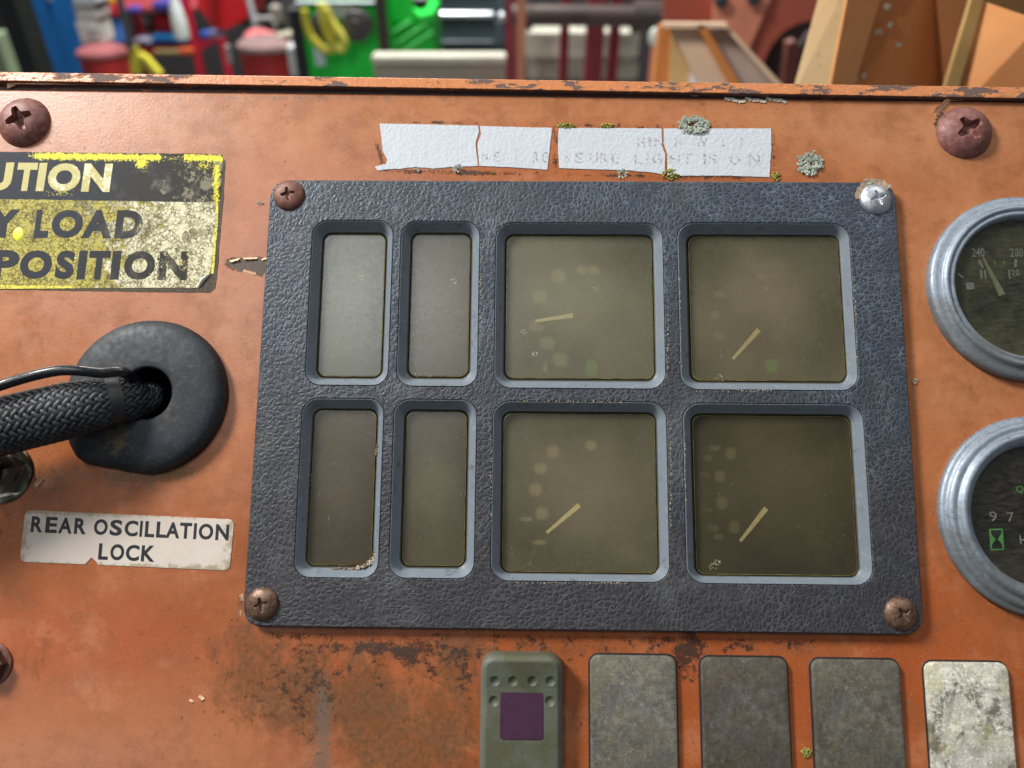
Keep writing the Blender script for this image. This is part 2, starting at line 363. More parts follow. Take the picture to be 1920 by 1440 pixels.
def mat_chrome():
    n = N('dull_chrome')
    c = n.mix(n.noise(0.25, 5, 0.7), (0.17, 0.20, 0.24), (0.34, 0.40, 0.46))
    y = n.sep(n.mm)[1]
    oxi = n.step(n.ma('ADD', n.lin(n.noise(0.16, 6, 0.7), 0.3, 0.7, -18, 18), n.ma('MULTIPLY', y, -1.0)), -4, 22)
    c = n.mix(n.ma('MULTIPLY', oxi, 0.55), c, (0.13, 0.125, 0.09))
    c = n.mix(n.ma('MULTIPLY', n.step(n.noise(0.55, 8, 0.82), 0.53, 0.62), 0.6), c, (0.08, 0.095, 0.115))
    return n.set(c, n.lin(n.noise(0.6, 5), 0.3, 0.7, 0.42, 0.6), n.bump(n.noise(1.0, 5), 0.25, 0.0002), 0.50)
def mat_glassdust(name, col, amt):
    n = N(name)
    a = n.noise(0.10, 6, 0.72); st = n.noise(0.5, 6, 0.7, vec=n.vm('MULTIPLY', n.mm, (0.5, 1.6, 1.0)))
    y = n.sep(n.mm)[1]
    f = n.ma('ADD', n.lin(a, 0.32, 0.66, amt*0.25, amt), n.ma('MULTIPLY', n.lin(st, 0.35, 0.7, -0.2, 0.3), 0.5), clamp=True)
    f = n.ma('ADD', f, n.lin(y, -8, -24, 0.0, 0.22), clamp=True)
    n.set((1, 1, 1), 0.03); n.b.inputs['Transmission Weight'].default_value = 1; n.b.inputs['IOR'].default_value = 1.05
    tr = n.t.nodes.new('ShaderNodeBsdfTransparent'); gl = n.t.nodes.new('ShaderNodeBsdfGlossy'); gl.inputs['Roughness'].default_value = 0.18
    fr = n.t.nodes.new('ShaderNodeFresnel'); fr.inputs[0].default_value = 1.45
    m1 = n.t.nodes.new('ShaderNodeMixShader'); n.put(m1.inputs[0], fr.outputs[0]); n.t.links.new(tr.outputs[0], m1.inputs[1]); n.t.links.new(gl.outputs[0], m1.inputs[2])
    df = n.t.nodes.new('ShaderNodeBsdfDiffuse'); n.put(df.inputs[0], n.mix(n.noise(0.08, 3), col, tuple(x*1.6 for x in col)))
    m2 = n.t.nodes.new('ShaderNodeMixShader'); n.put(m2.inputs[0], f); n.t.links.new(m1.outputs[0], m2.inputs[1]); n.t.links.new(df.outputs[0], m2.inputs[2])
    n.t.links.new(m2.outputs[0], n.out.inputs[0]); n.t.nodes.remove(n.b); return n.m
def mat_rubber():
    n = N('dusty_black_rubber')
    c = n.mix(n.step(n.noise(0.05, 4, 0.6), 0.4, 0.65), (0.007, 0.008, 0.010), (0.018, 0.024, 0.031))
    c = n.mix(n.ma('MULTIPLY', n.step(n.noise(0.7, 8, 0.84), 0.52, 0.62), 0.30), c, (0.10, 0.11, 0.11))
    g = n.attr('grime')
    c = n.mix(n.ma('MULTIPLY', n.step(n.ma('ADD', g, n.lin(n.noise(0.4, 6), 0.3, 0.7, -0.4, 0.4)), 0.35, 0.8), 0.7), c, (0.085, 0.060, 0.030))
    dots = n.ma('MULTIPLY', n.step(n.vor(0.6), 0.07, 0.03), 0.5)
    c = n.mix(dots, c, (0.22, 0.22, 0.12))
    return n.set(c, n.lin(n.noise(0.5, 4), 0.3, 0.7, 0.52, 0.7), n.bump(n.ma('ADD', n.noise(0.3, 4), n.ma('MULTIPLY', n.noise(2.5, 4), 0.3)), 0.35, 0.0004), spec=0.45)
def mat_blank(name, c1, c2, spots, spotc=(0.06, 0.05, 0.035)):
    n = N(name)
    c = n.mix(n.step(n.noise(0.09, 4, 0.6), 0.38, 0.62), c1, c2)
    c = n.mix(n.ma('MULTIPLY', n.step(n.noise(0.45, 11, 0.92), 0.46, 0.54), 0.72), c, tuple(x*0.45 for x in c1))
    c = n.mix(n.ma('MULTIPLY', n.step(n.noise(0.7, 10, 0.92), 0.52, 0.57), 0.62), c, tuple(min(1, x*1.9) for x in c1))
    c = n.mix(n.ma('MULTIPLY', n.step(n.noise(0.16, 6, 0.7), 0.48, 0.62), 0.5), c, tuple(x*0.45 for x in c2))
    c = n.mix(n.ma('MULTIPLY', n.step(n.noise(0.20, 6, 0.7, vec=n.vm('ADD', n.mm, (40., 9., 5.))), 0.55, 0.66), 0.45), c, tuple(min(1, x*1.6) for x in c1))
    blot = n.step(n.ma('ADD', n.noise(0.32, 9, 0.86), n.lin(n.noise(0.07, 2), 0.35, 0.65, -0.12, 0.12)), spots, spots+0.05)
    c = n.mix(n.ma('MULTIPLY', blot, 0.8), c, spotc)
    c = n.mix(n.ma('MULTIPLY', n.step(n.noise(0.11, 4), 0.52, 0.7), 0.5), c, tuple(a*b for a, b in zip(c1, (1.05, 1.0, 0.62))))
    return n.set(c, 0.62, n.bump(n.ma('ADD', n.noise(1.6, 6, 0.8), n.ma('MULTIPLY', blot, 0.5)), 0.5, 0.0003), spec=0.35)
def mat_white_label():
    n = N('white_vinyl_film')
    c = n.mix(n.noise(0.08, 3), (0.47, 0.51, 0.55), (0.55, 0.585, 0.61))
    c = n.mix(n.ma('MULTIPLY', n.step(n.noise(0.5, 9, 0.85), 0.58, 0.66), 0.6), c, (0.28, 0.24, 0.19))
    return n.set(c, 0.36, n.bump(n.ma('ADD', n.noise(0.9, 4, 0.5), n.ma('MULTIPLY', n.noise(0.35, 3), 0.8)), 0.6, 0.00030), spec=0.4)
def crackle(n):
    """shared wear field of the caution decal: 0 intact, 1 lifted to the white film"""
    x, y, _ = n.sep(n.mm)
    a = n.noise(0.13, 6, 0.68); b = n.noise(0.75, 7, 0.78)
    f = n.ma('ADD', n.ma('MULTIPLY', a, 0.7), n.ma('MULTIPLY', b, 0.5))
    f = n.ma('ADD', f, n.lin(x, -25, 32, -0.16, 0.13))
    return f, a, b, x, y
def mat_decal_yellow():
    n = N('flaking_yellow_film')
    f, a, b, x, y = crackle(n)
    lift = n.step(f, 0.565, 0.60)
    c = n.mix(n.noise(0.2, 4), (0.36, 0.30, 0.035), (0.46, 0.40, 0.08))
    c = n.mix(lift, c, n.mix(n.noise(0.5, 5), (0.52, 0.47, 0.22), (0.76, 0.73, 0.56)))
    ed = n.vor(0.75, 'DISTANCE_TO_EDGE', n.vm('ADD', n.mm, n.vm('SCALE', n.noise(0.5, 5, 0.7, color=True), scale=3.0)))
    crk = n.ma('MULTIPLY', n.step(ed, 0.07, 0.02), n.step(n.noise(0.3, 4), 0.40, 0.50))
    c = n.mix(n.ma('MULTIPLY', crk, 0.9), c, (0.13, 0.10, 0.03))
    dirt = n.step(n.ma('ADD', n.noise(0.10, 7, 0.78), n.ma('MULTIPLY', b, 0.4)), 0.715, 0.80)
    c = n.mix(n.ma('MULTIPLY', dirt, 0.75), c, (0.12, 0.095, 0.03))
    spk = n.step(n.noise(1.5, 6, 0.8), 0.60, 0.66)
    c = n.mix(n.ma('MULTIPLY', spk, 0.75), c, (0.15, 0.115, 0.035))
    return n.set(c, 0.5, n.bump(n.ma('SUBTRACT', n.ma('ADD', n.ma('MULTIPLY', lift, 0.8), b), crk), 0.7, 0.0004), spec=0.35)
def mat_decal_black(name='faded_black_ink', thr=0.645, lift_col=(0.62, 0.58, 0.34), bright=False):
    n = N(name)
    f, a, b, x, y = crackle(n)
    c = n.mix(n.noise(0.12, 4), (0.011, 0.014, 0.022), (0.024, 0.028, 0.038))
    c = n.mix(n.step(x, -20, 25), c, n.mix(n.step(n.noise(0.12, 5, 0.6), 0.5, 0.68), (0.022, 0.020, 0.015), (0.12, 0.105, 0.085)))
    lift = n.step(f, thr, thr+0.025)
    c = n.mix(lift, c, lift_col)
    if bright:
        e = n.attr('edge')
        m = n.step(n.ma('ADD', e, n.lin(n.noise(1.3, 7, 0.8), 0.35, 0.65, -0.45, 0.45)), 0.42, 0.52)
        c = n.mix(m, c, n.mix(n.noise(1.0, 4), (0.62, 0.54, 0.01), (0.80, 0.74, 0.10)))
    return n.set(c, 0.6, n.bump(b, 0.4, 0.0003), spec=0.2)
def mat_decal_letter():
    n = N('worn_pale_yellow_letter')
    f, a, b, x, y = crackle(n)
    c = n.mix(n.step(f, 0.53, 0.57), (0.42, 0.36, 0.09), (0.66, 0.62, 0.38))
    c = n.mix(n.ma('MULTIPLY', n.step(n.noise(1.5, 6, 0.8), 0.60, 0.66), 0.7), c, (0.05, 0.05, 0.04))
    return n.set(c, 0.5, n.bump(b, 0.5, 0.0003))
def mat_label_paper():
    n = N('yellowed_label_film')
    c = n.mix(n.noise(0.06, 4), (0.50, 0.42, 0.35), (0.62, 0.56, 0.50))
    x, y, _ = n.sep(n.mm)
    ed = n.ma('MAXIMUM', n.step(n.ma('ABSOLUTE', x), 26, 35.5), n.step(n.ma('ABSOLUTE', y), 5.2, 8.8))
    d = n.step(n.ma('ADD', ed, n.lin(n.noise(0.35, 7, 0.75), 0.3, 0.7, -0.55, 0.55)), 0.40, 0.95)
    c = n.mix(n.ma('MULTIPLY', d, 0.7), c, (0.26, 0.20, 0.09))
    c = n.mix(n.ma('MULTIPLY', n.step(n.noise(1.4, 6, 0.8), 0.62, 0.68), 0.6), c, (0.22, 0.15, 0.10))
    return n.set(c, 0.32, n.bump(n.noise(0.3, 4), 0.3, 0.0004), spec=0.5)
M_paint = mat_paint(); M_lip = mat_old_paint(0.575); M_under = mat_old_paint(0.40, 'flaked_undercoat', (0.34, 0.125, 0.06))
M_leather = mat_leather(); M_recess = mat_recess(); M_rubber = mat_rubber(); M_chrome = mat_chrome()
M_rust = mat_screw('rusted_screw_steel', (0.115, 0.040, 0.026), (0.175, 0.075, 0.052), 0.25, 0.5)
M_rust2 = mat_screw('brown_screw_steel', (0.10, 0.052, 0.032), (0.19, 0.115, 0.075), 0.45, 0.42)
M_bigrust = mat_screw('red_oxide_screw', (0.165, 0.058, 0.045), (0.235, 0.105, 0.09), 0.1, 0.5)
M_silver = mat_screw('zinc_screw_steel', (0.42, 0.46, 0.50), (0.62, 0.64, 0.66), 0.75, 0.34)
M_white = mat_white_label()
M_black = simple('matt_black', (0.012, 0.012, 0.012), 0.6, var=0.3, sc=300)
M_cavity = simple('dark_housing', (0.010, 0.010, 0.009), 0.7, var=0.3, sc=300)
M_needle = simple('cream_needle_paint', (0.92, 0.84, 0.52), 0.5, var=0.1, sc=500)
M_mark = simple('pale_dial_print', (0.85, 0.85, 0.68), 0.6, var=0.15, sc=500)
M_print = simple('faded_dial_figures', (0.92, 0.92, 0.80), 0.6, var=0.25, sc=900)
M_green = simple('green_dial_print', (0.10, 0.50, 0.06), 0.6, var=0.15, sc=500)
M_ltgreen = simple('pale_green_dial_print', (0.26, 0.92, 0.20), 0.6, var=0.1, sc=500)
M_whitep = simple('white_dial_print', (0.95, 0.95, 0.92), 0.6, var=0.1, sc=500)
# ------------------------------------------------------------------ lettering
def glyph(ch, bold=0.0):
    cu = bpy.data.curves.new('g', 'FONT'); cu.body = ch; cu.size = 1; cu.offset = bold; cu.resolution_u = 4; cu.fill_mode = 'FRONT'
    ob = bpy.data.objects.new('g', cu); COL.objects.link(ob)
    dg = bpy.context.evaluated_depsgraph_get(); me = ob.evaluated_get(dg).to_mesh()
    v = np.array([q.co[:] for q in me.vertices]); f = [tuple(p.vertices) for p in me.polygons]
    ob.evaluated_get(dg).to_mesh_clear(); bpy.data.objects.remove(ob); bpy.data.curves.remove(cu)
    lo = v.min(0); hi = v.max(0); v = (v-lo)[:, :2]/np.maximum((hi-lo)[:2], 1e-6)
    return v, f
_gc = {}
def letters(name, items, base, cap, z, mat, parent, off, bold=0.03, zpx=0.0, shear=0.0, thick=0.03):
    """items: (char, x0, x1) in photo px; base(x), cap px height; one mesh per character"""
    for ch, x0, x1 in items:
        if (ch, bold) not in _gc: _gc[(ch, bold)] = glyph(ch, bold)
        v, f = _gc[(ch, bold)]; mb = MB(); top = []
        b = base((x0+x1)/2) if callable(base) else base
        a0 = P(x0, b, zpx); a1 = P(x1, base(x1) if callable(base) else base, zpx); a0 = P(x0, base(x0) if callable(base) else base, zpx); t0 = P((x0+x1)/2, b-cap, zpx)
        ux = Vector((a1.x-a0.x, a1.y-a0.y)); h = t0.y-P((x0+x1)/2, b, zpx).y
        for q in v:
            top.append((a0.x+ux.x*q[0]+shear*h*q[1]-off[0], a0.y+ux.y*q[0]+h*q[1]-off[1], z))
        mb.add(top, f)
        mb.build(name, mat, parent, smooth=False)
def zz(items, sc, ox): return [(c, ox+a/sc, ox+b/sc) for c, a, b in items]
# ------------------------------------------------------------------ the orange control panel
def build_panel():
    root = thing('control_panel', 'weathered orange steel dashboard panel that carries all the gauges, switches and stickers', 'control panel')
    XL, XR = P(0, 700).x-70, P(1920, 700).x+60
    YB = P(960, 1440).y-45
    tl = P(0, 171); tr = P(1920, 194)
    def topy(x): return tl.y+(tr.y-tl.y)*(x-tl.x)/(tr.x-tl.x)
    NX, NY = 560, 300
    xs = np.linspace(XL, XR, NX); vs = np.linspace(0, 1, NY)
    X, V = np.meshgrid(xs, vs); T = topy(X); Y = T+(YB-T)*V
    # photograph place of every vertex, for putting stains and painted light where they are
    Mx = np.array(CM.inverted() @ PM); q = np.stack([X*0.001, Y*0.001, X*0, X*0+1], -1) @ Mx.T
    px = CX+F*q[..., 0]/(-q[..., 2]); py = CY-F*q[..., 1]/(-q[..., 2])
    def E(cx, cy, rx, ry, ang=0.0, p=2.0):
        a = math.radians(ang); dx = px-cx; dy = py-cy
        u = (dx*math.cos(a)+dy*math.sin(a))/rx; v = (-dx*math.sin(a)+dy*math.cos(a))/ry
        return np.exp(-(u*u+v*v)**(p/2))
    def seg(a, b, lo, hi): return np.clip((a-lo)/(hi-lo), 0, 1)*np.clip((b-a)/(b-hi+1e-9), 0, 1) if False else np.clip((a-lo)/(hi-lo), 0, 1)
    A = {}
    A['fade_sheen'] = np.clip(0.80*E(150, 560, 420, 190)+0.75*E(200, 230, 380, 120)+0.55*E(455, 690, 80, 230)+0.60*E(60, 1420, 400, 65)+0.40*E(280, 920, 240, 50)+0.25*E(300, 1090, 120, 30), 0, 1)
    A['tan'] = np.clip(0.80*E(1000, 235, 1000, 80)+0.75*E(1780, 480, 200, 260)+0.35*E(1760, 1040, 80, 300)+0.55*E(1830, 740, 130, 60)+0.3*E(1650, 260, 300, 60), 0, 1)
    A['deep_shade'] = np.clip(0.85*E(1740, 1130, 130, 160)+0.95*E(180, 1200, 300, 95)+0.9*E(1500, 1330, 500, 150)+0.5*E(1090, 280, 390, 55, 0, 6)+0.5*E(900, 1220, 500, 40)+0.6*E(1300, 1330, 90, 200), 0, 1)
    A['grime'] = np.clip(0.25*E(650, 1330, 330, 160)+0.95*E(550, 1300, 75, 65)+0.75*E(690, 1350, 55, 110)+0.5*E(450, 1200, 60, 120)+0.55*E(800, 1400, 90, 90)+0.42*E(1000, 1215, 560, 22)+0.5*E(860, 1250, 40, 90)+0.45*E(1300, 1330, 700, 110)*0.8
        +0.55*E(230, 895, 130, 28)+0.4*E(1300, 195, 900, 8)+0.6*E(600, 183, 420, 6)+0.35*E(1830, 735, 90, 40)+0.5*E(100, 900, 50, 60)+0.5*E(60, 1240, 50, 60), 0, 1)
    A['grey'] = np.clip(0.75*E(605, 1350, 22, 110)+0.4*E(560, 1440, 90, 30)+0.3*E(1085, 1330, 10, 120), 0, 1)
    A['algae'] = np.clip(0.55*E(250, 890, 110, 22)+0.45*E(340, 880, 50, 22)+0.35*E(1770, 940, 25, 90)+0.25*E(140, 690, 20, 40)+0.3*E(500, 1215, 70, 30)+0.4*E(1700, 1180, 60, 12), 0, 1)
    A['black'] = np.clip(0.22*E(1050, 1225, 640, 60)+0.16*E(600, 1330, 260, 140)+0.28*E(800, 1242, 60, 36)+0.40*E(690, 1215, 120, 14)+0.16*E(1150, 1212, 400, 24)+0.30*E(1400, 1208, 26, 16)+0.26*E(1290, 1240, 30, 60)+0.35*E(1500, 1210, 30, 16)+0.33*E(1290, 1215, 30, 30)+0.30*E(870, 1270, 15, 60)+0.25*E(560, 1300, 80, 60)+0.28*E(1700, 1310, 15, 40)+0.3*E(1085, 1350, 12, 50)+0.22*E(560, 1195, 60, 10)
        +0.62*E(870, 323, 170, 5, 1, 6)+0.62*E(1260, 331, 200, 5, 1, 6)+0.6*E(713, 290, 6, 30, -20, 4)+0.5*E(1450, 290, 5, 45, 0, 4)+0.5*E(800, 229, 90, 4, 1, 4)+0.5*E(1041, 280, 7, 48, 0, 6)+0.45*E(1180, 237, 270, 4, 1, 4)+0.40*E(420, 300, 4, 4), 0, 1)
    pr = 0.62*E(455, 497, 42, 17, 8, 6)+0.6*E(487, 500, 16, 24, 0, 6)+0.55*E(382, 1311, 7, 10, 20, 4)+0.4*E(362, 1314, 5, 9, 20, 4)+0.6*E(1762, 225, 12, 22, 30, 4)+0.45*E(1090, 283, 0.1, 0.1)
    A['prim'] = np.clip(pr, 0, 1)
    A['scuff_glint'] = np.clip(0.50*E(465, 640, 28, 80)+0.40*E(455, 1130, 22, 26)+0.42*E(85, 905, 60, 26)+0.35*E(60, 960, 30, 60)+0.3*E(1690, 460, 20, 50)+0.25*E(180, 860, 60, 20), 0, 1)
    Z = X*0
    verts = np.stack([X, Y, Z], -1).reshape(-1, 3)*0.001
    idx = np.arange(NX*NY).reshape(NY, NX)
    a, b, c, d = idx[:-1, :-1], idx[1:, :-1], idx[1:, 1:], idx[:-1, 1:]
    fx = (X[:-1, :-1]+X[1:, 1:])/2; fy = (Y[:-1, :-1]+Y[1:, 1:])/2
    keep = ~((abs(fx) < 92) & (abs(fy) < 62))
    g = P(267, 735); keep &= ((fx-g.x)**2+(fy-g.y)**2) > 12**2
    for (gx, gy) in ((1920, 539), (1950, 967)):
        g = P(gx, gy); keep &= ((fx-g.x)**2+(fy-g.y)**2) > 22**2
    F4 = np.stack([a, b, c, d], -1)[keep]
    me = bpy.data.meshes.new('face_plate')
    me.vertices.add(len(verts)); me.vertices.foreach_set('co', verts.ravel())
    me.loops.add(F4.size); me.loops.foreach_set('vertex_index', F4.ravel().astype(np.int32))
    me.polygons.add(len(F4)); me.polygons.foreach_set('loop_start', np.arange(0, F4.size, 4, dtype=np.int32)); me.update(calc_edges=True)
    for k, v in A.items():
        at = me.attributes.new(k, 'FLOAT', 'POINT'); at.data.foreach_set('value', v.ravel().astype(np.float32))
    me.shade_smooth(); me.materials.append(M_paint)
    o = bpy.data.objects.new('face_plate', me); COL.objects.link(o); o.parent = root
    # folded top edge of the sheet (its thickness) and the cowl behind it
    mb = MB(); n = 160; L0 = []; L1 = []; L2 = []; L3 = []
    for i in range(n+1):
        x = XL+(XR-XL)*i/n; t = topy(x); j = 0.12*mnoise.noise(Vector((x*0.35, 1, 0)))
        L0.append((x, t, 0.0)); L1.append((x, t+0.35, -0.12)); L2.append((x, t+0.45+j, -0.5)); L3.append((x, t+0.45, -2.0))
    mb.loft([L0, L1, L2, L3], closed=False).build('sheet_edge', M_paint, root)
    bl = P(0, 134, 2); br = P(1920, 163, 2); cl = P(0, 151, 2); cr = P(1920, 184, 2)
    def lin2(p, q, x): return p.y+(q.y-p.y)*(x-p.x)/(q.x-p.x)
    # cowl strip below the lip: brown, flaked
    mb = MB(); rows = [[], [], []]
    for i in range(n+1):
        x = XL+(XR-XL)*i/n
        rows[0].append((x, topy(x)-6, -1.3)); rows[1].append((x, lin2(cl, cr, x)-0.2, -0.9+0.15*mnoise.noise(Vector((x*.3, 5, 0))))); rows[2].append((x, lin2(bl, br, x), -0.9))
    mb.loft(rows, closed=False).build('cowl_strip', M_under, root)
    # raised lip
    mb = MB(); loops = []; under = []
    n = 400
    for i in range(n+1):
        x = XL+(XR-XL)*i/n; y1 = lin2(bl, br, x)+0.10*mnoise.noise(Vector((x*0.5, 2, 0))); y0 = lin2(cl, cr, x)+0.14*mnoise.noise(Vector((x*0.45, 7, 0)))
        under.append([(x, y0+0.12, -1.5), (x, y0-0.03, 1.8)]); loops.append([(x, y0+0.2, -1.5), (x, y0, 1.85), (x, y0+0.15, 2.0), (x, y1-0.3, 2.0), (x, y1, 1.7), (x, y1+0.2, -8), (x, y0+0.5, -8)])
    mb.loft(loops, closed=True, cap0=True, cap1=True).build('top_lip', M_lip, root, angle=30)
    MB().loft(under, closed=False).build('lip_underside', M_under, root)
    # thin lifting strips of old paint under the lip
    for k, (x0, x1, yy) in enumerate(((18, 280, 157), (1185, 1655, 0), (1560, 1650, 0))):
        mb = MB(); A1 = []; A2 = []; m = 60
        for i in range(m+1):
            u = i/m; pxx = x0+(x1-x0)*u
            py_ = 157+(pxx-18)*0.004 if k == 0 else 170+(pxx-1185)*0.022
            p = P(pxx, py_, 0.6+0.25*math.sin(u*9+k)); wd = (0.28+0.2*mnoise.noise(Vector((u*14, k, 0))))*math.sin(math.pi*min(1, max(0.02, u)))**0.3
            A1.append((p.x, p.y+wd, p.z+0.25)); A2.append((p.x, p.y-wd*0.6, p.z))
        mb.loft([A1, A2, [(p[0], p[1], p[2]-0.15) for p in A2], [(p[0], p[1], p[2]-0.15) for p in A1]], closed=False).build('paint_strip', M_flake, root)
    return root
M_flake = simple('curled_paint_flake', (0.72, 0.46, 0.27), 0.5, var=0.2, sc=800)
M_paleflake = simple('pale_filler_flake', (0.55, 0.52, 0.42), 0.6, var=0.25, sc=800)
panel = build_panel()
def flake(px, py, ln, wd, ang, lift, mat=None, name='paint_flake', parent=None, z=0.05):
    """a curled chip of paint, still held at one edge"""
    c = P(px, py); mb = MB(); a = math.radians(ang); n = 9; rows = []
    r = random.Random(int(px*7+py)); jit = [r.uniform(-0.3, 0.3) for _ in range(n+1)]
    for k in range(6):
        u = k/5; row = []
        for i in range(n+1):
            s = i/n-0.5; x = s*ln*(1-0.25*u*abs(s)*2)+jit[i]*0.3; y = u*wd*(1+0.5*jit[i]); zz_ = z+lift*u**1.8
            row.append((c.x+x*math.cos(a)-y*math.sin(a), c.y+x*math.sin(a)+y*math.cos(a), zz_))
        rows.append(row)
    mb.loft(rows+[[(p[0], p[1], p[2]-0.12) for p in rw] for rw in rows[::-1]], closed=False)
    return mb.build(name, mat or M_flake, parent or panel)
for a in ((440, 486, 3.6, 0.9, 195, 0.5), (470, 483, 5.0, 0.7, 182, 0.5), (496, 484, 2.4, 0.7, 200, .4), (468, 512, 5.0, 0.7, -15, 0.25), (1768, 203, 8.5, 1.5, 42, 1.3), (1812, 293, 4, 0.8, 10, 0.4), (58, 190, 3.0, 1.0, 200, 0.7), (30, 192, 4.5, 0.9, 190, 0.4), (76, 905, 4.0, 1.0, 50, 0.9), (456, 1120, 2.2, .9, 100, .5), (452, 1150, 1.6, .8, 80, .4), (380, 1306, 2.0, .7, 150, .5), (360, 1312, 1.4, .5, 150, .4), (22, 163, 3.0, 1.2, 20, 0.6), (1300, 176, 3.5, 1.0, 170, 0.5), (1640, 175, 5, .6, 175, .3), (1790, 186, 7, .8, 185, .5), (1560, 172, 4, .5, 5, .3)):
    flake(*a)
for i in range(9):
    flake(1365+i*13, 183+(i % 3)*2, 2.6, 1.2, 180+random.uniform(-25, 25), 0.3, M_paleflake)
# ------------------------------------------------------------------ screws
def screw_mb(R, H, L=0.62, wd=0.17, ang=20, depth=0.55, warp=0.0):
    mb = MB(); NR, NA = 34, 112; a = math.radians(ang); loops = []
    for i in range(NR+1):
        r = R*(1-i/NR); loop = []
        if i == NR: r = R*0.004
        for j in range(NA):
            t = 2*math.pi*j/NA; x = r*math.cos(t); y = r*math.sin(t)
            q = r/R; z = H*(max(0.0, 1-q**2.6))**0.72+0.12
            u = (x*math.cos(a)+y*math.sin(a))/R; v = (-x*math.sin(a)+y*math.cos(a))/R
            d = 0
            for (p, s) in ((u, v), (v, u)):
                ww = wd*(1.25-0.75*min(1, abs(p)/L)); e = (ww-abs(s))/0.05; e2 = (L-abs(p))/0.06
                d = max(d, max(0, min(1, e))*max(0, min(1, e2))*(1-0.45*abs(p)/L))
            z -= d*depth*H+warp*abs(mnoise.noise(Vector((x*.6, y*.6, R))))
            loop.append((x, y, z))
        loops.append(loop)
    rim = [[(p[0], p[1], -0.6) for p in loops[0]]]
    mb.loft(rim+loops, cap1=True); return mb
def px2mm(px, py): return (P(px+10, py)-P(px-10, py)).length/20
def screw(px, py, r, H, mat, ang, parent, zb=0.0, L=0.6, wd=0.16, label=None, depth=0.6, tilt=(0, 0)):
    c = P(px, py, zb+H*0.4); R = r*px2mm(px, py)*(1-zb/250)
    o = screw_mb(R, H, L, wd, ang, depth).build('screw', mat, parent, angle=50)
    o.location = Vector((c.x, c.y, zb))*0.001-(parent.matrix_world.translation-PM.translation)*0 if parent else Vector((0, 0, 0))
    o.rotation_euler = (math.radians(tilt[0]), math.radians(tilt[1]), 0)
    if label: o['label'] = label
    return o
screw(41, 226, 48, 4.2, M_bigrust, 25, panel, 0, 0.50, 0.17, 'large rust red dome screw in the upper left corner', 0.75, (2, 3))
screw(1812, 245, 52, 4.6, M_bigrust, 35, panel, 0, 0.46, 0.17, 'large rust red dome screw in the upper right corner', 0.7, (3, -3))
# ------------------------------------------------------------------ gauge cluster
ZB = 3.0
cluster = thing('gauge_cluster', 'rectangular blue black leather grained instrument bezel with eight clouded yellowed windows', 'gauge cluster')
def rect_px(l, t, r, b, z):
    mx, my = (l+r)/2, (t+b)/2
    x0 = P(l, my, z).x; x1 = P(r, my, z).x; y1 = P(mx, t, z).y; y0 = P(mx, b, z).y
    return (x0+x1)/2, (y0+y1)/2, x1-x0, y1-y0
WIN = [((580, 414, 732, 722), (602, 440, 719, 706)), ((749, 416, 897, 724), (770, 440, 880, 706)),
       ((929, 419, 1245, 728), (949, 443, 1224, 710)), ((1274, 419, 1600, 731), (1294, 444, 1578, 714)),
       ((560, 748, 714, 1083), (583, 770, 701, 1060)), ((735, 750, 891, 1084), (758, 772, 873, 1061)),
       ((923, 754, 1252, 1090), (943, 776, 1230, 1073)), ((1285, 758, 1627, 1095), (1302, 780, 1600, 1078))]
holes = []
for o_, i_ in WIN:
    cx, cy, wd, ht = rect_px(*o_, ZB); holes.append(rrect(cx, cy, wd, ht, 5.2 if wd > 40 else 4.8, 0, 8))
c4 = [P(508, 337, ZB), P(1678, 341, ZB), P(1734, 1191, ZB), P(454, 1175, ZB)]
def round_quad(pts, r, n=8):
    out = []
    for i in range(4):
        a = Vector(pts[i-1][:2]); b = Vector(pts[i][:2]); c = Vector(pts[(i+1) % 4][:2])
        e1 = (a-b).normalized()*r; e2 = (c-b).normalized()*r
        for k in range(n+1):
            t = k/n; out.append(tuple((b+e1)*(1-t)**2+b*2*t*(1-t)+(b+e2)*t*t))
    return out
outer = rough(round_quad(c4, 6.5), 0.07, 2.5, 3)
bz = plate('bezel_plate', outer[::-1], 0.02, ZB, M_leather, cluster, bevel=0.45, holes=holes)
at = bz.data.attributes.new('algae', 'FLOAT', 'POINT')
at.data.foreach_set('value', [0.0]*len(bz.data.vertices))
# each window: moulded recess, lens, dial parts behind it
lens_m = [mat_lens('clouded_lens_grey', 0.90, (0.070, 0.071, 0.046), seed=1), mat_lens('clouded_lens_brown', 0.90, (0.056, 0.049, 0.029), seed=2),
          mat_lens('clouded_lens_olive', 0.56, (0.155, 0.140, 0.088), seed=3), mat_lens('clouded_lens_khaki', 0.58, (0.135, 0.114, 0.066), seed=4),
          mat_lens('clouded_lens_dark', 0.92, (0.042, 0.032, 0.016), seed=5), mat_lens('clouded_lens_dim', 0.92, (0.058, 0.048, 0.026), seed=6),
          mat_lens('clouded_lens_tan', 0.50, (0.140, 0.119, 0.068), seed=7), mat_lens('clouded_lens_umber', 0.50, (0.076, 0.060, 0.030), seed=8)]
M_rim = simple('bright_lens_edge', (0.20, 0.17, 0.055), 0.3, var=0.6, sc=250)  # yellowish lens edge, brightened to paint the light caught by the bevel
names = ['narrow window with pale clouded lens at the upper left', 'narrow window with darker lens, second in the upper row', 'large square window with pale blurred marks, third in the upper row', 'large square window at the upper right',
         'narrow window with broken seal and debris at the lower left', 'narrow window with brown stained left wall, second in the lower row', 'large square window with level marks, third in the lower row', 'darkest large square window at the lower right']
ZL = -1.2
